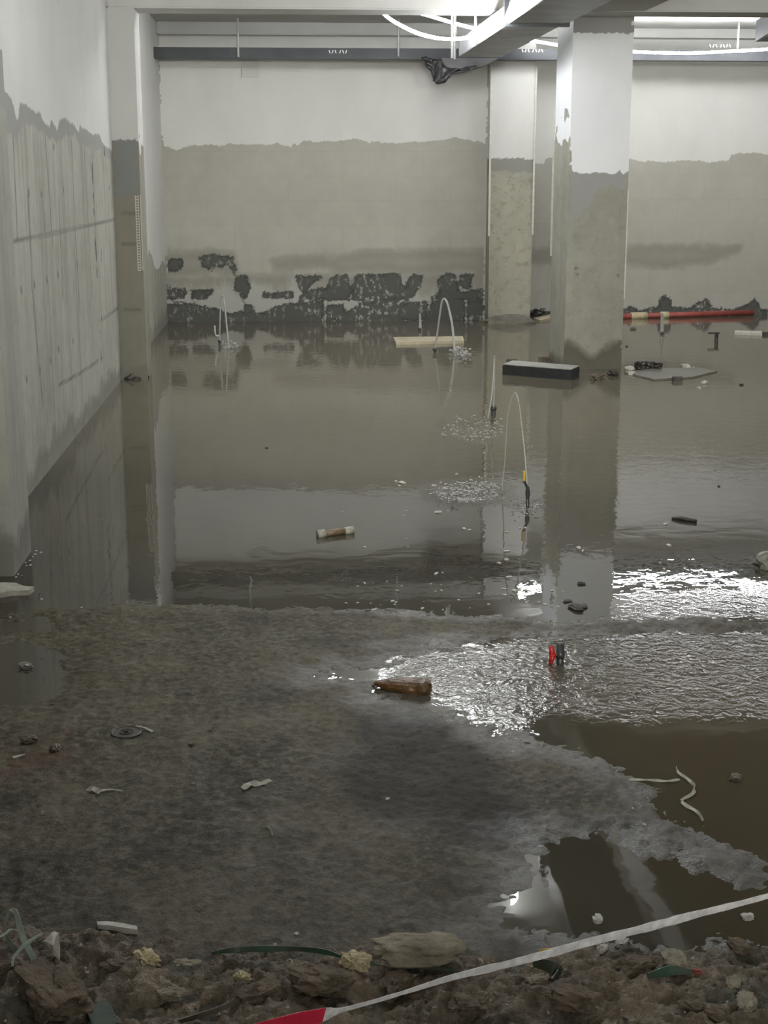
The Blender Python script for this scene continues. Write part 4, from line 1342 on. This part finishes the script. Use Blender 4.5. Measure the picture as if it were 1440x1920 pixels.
random.seed(11)
bm = bmesh.new()
rock(bm, Vector((0, 0, 0)), (1, 0.8, 0.7), 5, 0.5, 2, 1.8)
scatter(bm, 'white_crumb', M_foam, spots_px([(68, 1033, 5), (77, 1036, 5), (66, 1040, 7), (62, 1044, 4), (56, 1051, 4), (57, 1060, 6), (50, 1061, 5), (48, 1055, 4), (34, 1077, 5), (30, 1082, 4), (41, 1079, 3), (78, 1124, 6), (153, 1140, 5), (19, 1160, 6)]),
        'tiny white crumb in the trail at the foot of the nearest pilaster', 'crumb', 'white crumbs trailing from the nearest pilaster')
bm = bmesh.new()
rock(bm, Vector((0, 0, 0)), (1, 0.7, 0.45), 8, 0.6, 2, 1.8)
L_ = [(742, 903, 9), (754, 906, 14), (748, 911, 8), (814, 911, 10), (822, 961, 14), (840, 958, 5), (762, 958, 5), (757, 967, 5), (642, 960, 5), (684, 1026, 6), (975, 990, 8), (985, 990, 7), (1248, 983, 12), (1254, 1023, 12), (1165, 965, 4),
      (870, 992, 12), (880, 994, 8), (950, 998, 8), (942, 1030, 6), (950, 1034, 10), (955, 1082, 10), (762, 1010, 5), (765, 1025, 5), (950, 1050, 12), (936, 1056, 8), (818, 1076, 12), (830, 1074, 6), (808, 1095, 5), (1085, 1028, 14), (1093, 1033, 10),
      (1238, 1055, 7), (1245, 1067, 9), (1222, 1078, 5), (1300, 690, 8), (965, 1108, 12), (985, 1107, 9), (945, 1104, 9), (860, 1125, 6), (1005, 1096, 6)]
for i in range(36): L_.append((random.uniform(640, 1060), 1085 + 60 * random.random() ** 0.6, random.uniform(3, 8)))
scatter(bm, 'white_flake', M_foam, spots_px(L_), 'tiny white flake floating in the middle of the pool', 'flake', 'white flakes floating on the flood water')
bm = bmesh.new()
rock(bm, Vector((0, 0, 0)), (1, 0.8, 0.5), 15, 0.6, 2, 1.8)
L_ = [(random.uniform(0, 1000), random.uniform(1190, 1740), random.uniform(3, 7)) for i in range(90)]
scatter(bm, 'grit_crumb', M_brown, spots_px(L_), 'tiny brown grit crumb on the rough wet slab', 'grit', 'brown grit crumbs on the slab')
bm = bmesh.new()
rock(bm, Vector((0, 0, 0)), (1, 0.8, 0.5), 25, 0.6, 2, 1.8)
L_ = [(1080, 1142, 40), (1095, 1138, 22), (690, 1150, 16), (705, 1126, 8), (1064, 1128, 16), (1090, 1095, 20), (320, 640, 1)][:6]
scatter(bm, 'dark_clot', M_dark, spots_px(L_), 'dark clot of mud floating before the column reflection', 'debris', 'dark clots floating near the pool shore')
bm = bmesh.new()
q = gz(1436, 1062)
rock(bm, q + Vector((0.06, 0, 0.02)), (0.11, 0.10, 0.05), 77, 0.5, 3, 1.6)
TH('foam_sheet', bm, M_board, 'grey crumpled sheet in the water at the right edge', 'sheet')

M_heap = simple('grey_mud', (0.16, 0.15, 0.12), (0.10, 0.094, 0.075), 0.7, 12, 0.5)
# mud heap round the foot of the speckled pilaster and of the left pilaster
for cxp, cyp, rx_, ry_, hh, lab in ((956, 606, 0.30, 0.10, 0.10, 'low grey mud heap at the foot of the speckled pilaster'), (250, 710, 0.13, 0.07, 0.07, 'low dark mud ridge at the foot of the far left pilaster')):
    q = gz(cxp, cyp)
    bm = bmesh.new()
    r_ = bmesh.ops.create_icosphere(bm, subdivisions=4, radius=1)
    for v in r_['verts']:
        p = v.co
        d_ = 1 + 0.25 * mn.noise(p * 2 + Vector((cxp, 0, 0)))
        v.co = Vector((q.x + p.x * rx_ * d_, q.y + p.y * ry_ * d_, max(-0.02, p.z * hh * d_)))
    TH('mud_heap', bm, M_heap if cxp > 500 else M_dark, lab, 'mud', smooth=True)

# ------------------------------------------------------------------ the earth bank in the foreground
EDGE = G2([(-400, 1745), (0, 1748), (100, 1752), (190, 1762), (330, 1768), (420, 1778), (520, 1776), (640, 1783), (700, 1790), (860, 1800), (950, 1803), (1020, 1800), (1150, 1785), (1300, 1790), (1440, 1775), (1800, 1770)])


def bank(x, y):
    ey = np.interp(x, [p[0] for p in EDGE], [p[1] for p in EDGE])
    n = fbm(x, y, 4.5, 5, 51, 0.55)
    n2 = np.abs(fbm(x, y, 13, 4, 61, 0.6))
    nf = fbm(x, y, 45, 4, 71, 0.65)
    d = ey - y + fbm(x, y, 9, 4, 81) * 0.07 + 0.03
    k = np.clip(d / 0.05, 0, 1)
    h = -0.04 + k * (0.075 + 0.05 * np.clip(d, 0, 1) + n * 0.11 - n2 * 0.10 + nf * 0.035)
    return h


t_ = NT('rubbly_earth')
n1 = t_.noise(5, 6, 0.65)
n2 = t_.noise(32, 5, 0.7)
n3 = t_.noise(120, 3, 0.6)
c = t_.mix(t_.step(n1, 0.35, 0.65), (0.055, 0.042, 0.028), (0.21, 0.165, 0.11))
c = t_.mix(t_.math('MULTIPLY', t_.step(n2, 0.50, 0.70), 0.7), c, (0.30, 0.25, 0.175))
c = t_.mix(t_.math('MULTIPLY', t_.step(t_.noise(2.6, 4, 0.6, loc=(3, 9, 1)), 0.55, 0.64), 0.6), c, (0.045, 0.070, 0.048))
c = t_.mix(t_.step(t_.noise(18, 3, 0.7, loc=(6, 2, 8)), 0.66, 0.70), c, (0.42, 0.38, 0.28))
earth_m = t_.out(c, 0.62, t_.bump(t_.math('ADD', n2, t_.math('MULTIPLY', n3, 0.5)), 0.9, 0.014))
o = height_grid('earth_bank', -1.3, 1.8, 1.7, 3.25, 0.0065, 0.0065, bank, earth_m)
tag(o, 'bank of brown rubbly earth along the bottom of the picture', 'earth', kind='stuff')


def bz(x, y): return float(bank(np.array([x]), np.array([y]))[0])


def on_bank(px, py):
    z = 0.06
    for _ in range(6):
        q = gz(px, py, z)
        z = max(bz(q.x, q.y), 0.0)
    return gz(px, py, z)


def lump(name, px, py, wpx, hr, m, label, cat, seed, amp=0.4, dy=0.7, rz=0.0, sink=0.1, freq=1.4):
    q = on_bank(px, py)
    s_ = wpx * q.y / math.cos(0.5) / FPX / 2
    bm = bmesh.new()
    rock(bm, q + Vector((0, 0, s_ * hr * (1 - sink) * 0.6)), (s_, s_ * dy, s_ * hr), seed, amp, 4, freq, rz)
    return TH(name, bm, m, label, cat)


lump('concrete_lump', 785, 1800, 185, 0.30, M_stone, 'large flat buff concrete lump at the edge of the earth bank', 'rubble', 3, 0.35, 0.42, -0.12, -0.3)
CL = [(275, 1805, 60, 'cream', 'crumbly cream lump on the earth bank left of the green strap'), (455, 1836, 36, 'cream', 'small cream lump below the green strap'), (440, 1812, 40, 'foam', 'torn white scrap just under the green strap'),
      (665, 1808, 60, 'cream', 'spiky pale lump left of the large buff concrete lump'), (350, 1815, 60, 'stone', 'brown stone with a hollow right of the crumbly cream lump'), (320, 1868, 56, 'stone', 'flat brown stone near the bottom left'),
      (75, 1916, 26, 'cream', 'small yellowish stone at the bottom left edge'), (1010, 1842, 50, 'stone', 'brown stone behind the barrier tape right of centre'), (1005, 1856, 34, 'cream', 'pale yellow crumb under the barrier tape'),
      (1130, 1782, 26, 'foam', 'white crumb beside the grey stone behind the barrier tape'), (1165, 1772, 34, 'foam', 'white mottled stone behind the barrier tape'), (1375, 1850, 52, 'stone', 'angular brown stone at the right below the green patch'),
      (1400, 1885, 70, 'stone', 'cracked pale stone in the bottom right corner'), (1265, 1806, 70, 'stone', 'long flat clod behind the red scrap'), (1385, 1780, 60, 'clod', 'grey flat stone near the right edge of the bank'),
      (100, 1870, 190, 'clod', 'large smooth brown clod in the bottom left corner'), (1300, 1890, 60, 'clod', 'dark rounded clod at the bottom right'), (1340, 1905, 60, 'clod', 'dark clod beside the cracked pale stone'), (1075, 1880, 110, 'clod', 'broad brown clod at the bottom, right of the dry leaf'),
      (600, 1850, 130, 'clod', 'broad brown clod in the middle of the bank'), (880, 1890, 80, 'clod', 'dark clod behind the dry upright chip'), (210, 1815, 50, 'clod', 'knobbly clod left of the crumbly cream lump'), (1190, 1820, 90, 'clod', 'low clod left of the red scrap'),
      (15, 1815, 50, 'clod', 'small clod at the left edge under the strap loops'), (480, 1868, 90, 'clod', 'rounded clod below the small cream lump'), (740, 1850, 80, 'clod', 'clod under the second green strap')]
for k, (px, py, w_, mm, lab) in enumerate(CL):
    m = {'cream': M_cream, 'foam': M_foam, 'stone': M_stone, 'clod': M_clod}[mm]
    lump({'cream': 'cream_lump', 'foam': 'white_scrap', 'stone': 'stone', 'clod': 'earth_clod'}[mm], px, py, w_, 0.35 if mm in ('clod', 'stone') else 0.5, m, lab, {'cream': 'lump', 'foam': 'scrap', 'stone': 'stone', 'clod': 'clod'}[mm],
         100 + k, 0.8 if mm in ('cream', 'foam') else 0.5, 0.6, k * 0.2 - 1, 0.2, 3.0 if mm in ('cream', 'foam') else 1.6)
random.seed(23)
bm = bmesh.new()
rock(bm, Vector((0, 0, 0)), (1, 0.8, 0.7), 35, 0.5, 2, 1.8)
sp = []
for i in range(170):
    a, b_ = random.uniform(0, 1440), random.uniform(1800, 1925)
    q = on_bank(a, b_)
    s_ = random.choice([3, 4, 5, 7, 9, 12]) * q.y / FPX / 2 * 1.1
    sp.append((q.x, q.y, q.z + s_ * 0.2, s_))
scatter(bm, 'earth_crumb', M_clod, sp[:120], 'small brown crumb of earth lying on the bank', 'crumb', 'brown earth crumbs on the bank')
bm = bmesh.new()
rock(bm, Vector((0, 0, 0)), (1, 0.8, 0.6), 36, 0.6, 2, 1.8)
scatter(bm, 'pale_crumb', M_cream, [(a, b_, c_, d_ * 0.6) for a, b_, c_, d_ in sp[120:]], 'small pale crumb lying on the brown bank', 'crumb', 'pale crumbs on the bank')


def bstrip(name, P, widths, m, label, cat, lift=0.004, thick=0.003, side=Vector((0, 0.3, 1)), n=6, tw=None):
    pts = []
    for a, b_, l_ in P:
        q = on_bank(a, b_ + 0)
        pts.append(gz(a, b_, q.z + l_))
    sp_ = smooth_pts(pts, n)
    ws = list(np.interp(np.linspace(0, 1, len(sp_)), np.linspace(0, 1, len(widths)), widths))
    bm_ = bmesh.new()
    ribbon(bm_, sp_, ws, thick, side, tw)
    return TH(name, bm_, m, label, cat)


bstrip('green_strap', [(398, 1788, .02), (440, 1781, .03), (500, 1779, .03), (560, 1779, .03), (610, 1785, .025), (645, 1795, .01)], [0.006, 0.012, 0.014, 0.010, 0.012, 0.005], M_green, 'long green plastic strap arching along the edge of the bank', 'strap')
bstrip('green_strap', [(690, 1806, .015), (740, 1805, .02), (800, 1812, .02), (860, 1822, .01)], [0.010, 0.014, 0.012, 0.005], M_green, 'second green plastic strap passing under the buff concrete lump', 'strap')
bstrip('green_scrap', [(1000, 1806, .02), (1030, 1812, .03), (1048, 1825, .02), (1035, 1840, .01)], [0.015, 0.028, 0.03, 0.012], M_green, 'bright green plastic scrap behind the barrier tape', 'plastic scrap')
bstrip('green_scrap', [(1215, 1830, .01), (1255, 1820, .02), (1295, 1822, .01)], [0.012, 0.022, 0.010], M_green, 'dull green plastic scrap left of the red scrap', 'plastic scrap')
bstrip('green_scrap', [(170, 1860, .005), (185, 1890, .01), (200, 1925, .005)], [0.03, 0.05, 0.05], simple('dull_green_sheet', (0.05, 0.085, 0.06), (0.03, 0.045, 0.035), 0.6, 14, 0.5), 'dark green plastic sheet in the hollow at the bottom left', 'plastic scrap', side=Vector((1, 0, 0.1)))
bstrip('yellow_scrap', [(1012, 1784, .03), (1040, 1782, .03)], [0.010, 0.012], M_yel, 'small yellow scrap above the barrier tape', 'plastic scrap')
lump('red_scrap', 1306, 1824, 20, 0.5, M_redpipe, 'small red plastic scrap on the right of the bank', 'plastic scrap', 201, 0.8, 0.6, 0, 0, 2.5)
bstrip('dry_chip', [(812, 1916, .0), (813, 1900, .035), (815, 1888, .06)], [0.016, 0.014, 0.010], M_stone, 'pale dry chip standing upright at the bottom edge', 'chip', side=Vector((1, 0, 0)))
bstrip('root', [(300, 1925, .01), (360, 1908, .015), (420, 1888, .015), (460, 1865, .02), (478, 1845, .02)], [0.006, 0.010, 0.010, 0.008, 0.004], M_brown, 'thin brown root curving over the bank', 'root', thick=0.007)

# pale straps sticking up at the lower left
Yq = on_bank(60, 1815).y


def standing(name, P, widths, m, label, cat, dy=0.0, tw=0.0, parent=None):
    pts = [gy(a, b_, Yq + dy + 0.012 * i) for i, (a, b_) in enumerate(P)]
    sp_ = smooth_pts(pts, 8)
    ws = list(np.interp(np.linspace(0, 1, len(sp_)), np.linspace(0, 1, len(widths)), widths))
    bm_ = bmesh.new()
    ribbon(bm_, sp_, ws, 0.0025, Vector((1, 0, 0.2)), [tw + 0.5 * math.sin(i * 0.15) for i in range(len(sp_))])
    return TH(name, bm_, m, label, cat)


standing('plastic_strap', [(75, 1818), (60, 1792), (45, 1762), (36, 1735), (30, 1712), (20, 1706), (12, 1722), (10, 1745), (18, 1765), (33, 1785)], [0.012, 0.014, 0.014, 0.012, 0.008, 0.006, 0.008, 0.012], M_strap, 'pale green plastic strap bent into a loop at the lower left', 'strap')
standing('plastic_strap', [(23, 1812), (26, 1795), (40, 1778), (60, 1762), (80, 1749)], [0.005, 0.006, 0.010, 0.010], M_strap, 'short pale strap crossing in front of the strap loop', 'strap', -0.06)
standing('plastic_strap', [(-15, 1762), (5, 1754), (20, 1743), (32, 1746), (37, 1757)], [0.004, 0.005, 0.005, 0.004], M_strap, 'thin pale strap entering from the left edge by the loop', 'strap', -0.08)
bm = bmesh.new()
P = [gy(80, 1763, Yq), gy(96, 1752, Yq + 0.02), gy(111, 1747, Yq + 0.05), gy(112, 1775, Yq + 0.02), gy(112, 1802, Yq - 0.03), gy(100, 1785, Yq - 0.04)]
c_ = gy(100, 1768, Yq - 0.03)
vc = bm.verts.new(c_)
vs = [bm.verts.new(p) for p in P]
for k in range(6): bm.faces.new((vc, vs[k], vs[(k + 1) % 6]))
bmesh.ops.subdivide_edges(bm, edges=list(bm.edges), cuts=3, use_grid_fill=True)
for v in bm.verts: v.co += Vector((0.0, 0.012, 0.004)) * mn.noise(v.co * 28)
o = TH('plastic_shred', bm, M_ribbon, 'pointed grey white plastic shred standing beside the strap loop', 'plastic shred')
sm = o.modifiers.new('t', 'SOLIDIFY')
sm.thickness = 0.003

# ------------------------------------------------------------------ barrier tape across the corner
t_ = NT('barrier_tape_white')
n1 = t_.noise(60, 4, 0.6)
tape_w = t_.out(t_.mix(t_.step(n1, 0.4, 0.65), (0.55, 0.55, 0.55), (0.80, 0.80, 0.80)), 0.35, t_.bump(n1, 0.5, 0.004))
tape_r = simple('barrier_tape_red', (0.62, 0.03, 0.07), (0.5, 0.02, 0.05), 0.4, 12, 0.2)
TP = [(440, 1945, 1.80), (515, 1926, 1.82), (560, 1914, 1.84), (604, 1904, 1.86), (640, 1894, 1.88), (700, 1878, 1.90), (770, 1857, 1.94), (850, 1832, 1.97), (930, 1813, 2.0), (1020, 1790, 2.03), (1110, 1765, 2.06), (1210, 1740, 2.09), (1300, 1716, 2.12), (1380, 1696, 2.14), (1440, 1680, 2.16), (1560, 1648, 2.2)]
WP = [0.030, 0.032, 0.030, 0.026, 0.0085, 0.0070, 0.0080, 0.0125, 0.0150, 0.0160, 0.0165, 0.0185, 0.0160, 0.0125, 0.0110, 0.0110]
pts = smooth_pts([gy(a, b_, y_) for a, b_, y_ in TP], 10)
ws = list(np.interp(np.linspace(0, 15, len(pts)), range(16), WP))
ws = [w_ if i < 32 else w_ * (1 + 0.12 * mn.noise(Vector((i * 0.6, 3, 1)))) for i, w_ in enumerate(ws)]
bm = bmesh.new()
fs = ribbon(bm, pts, ws, 0.0010, Vector((0, -0.2, 1)), [0.25 * mn.noise(Vector((i * 0.2, 0, 0))) if i > 32 else 0.0 for i in range(len(pts))])
for i, f in enumerate(fs): f.material_index = 1 if i // 4 < 31 else 0
for f in bm.faces:
    if len(f.verts) == 4 and f.calc_center_median().x < pts[30].x: f.material_index = 1
TH('barrier_tape', bm, [tape_w, tape_r], 'white barrier tape with a red end stretched across the lower right corner', 'barrier tape')
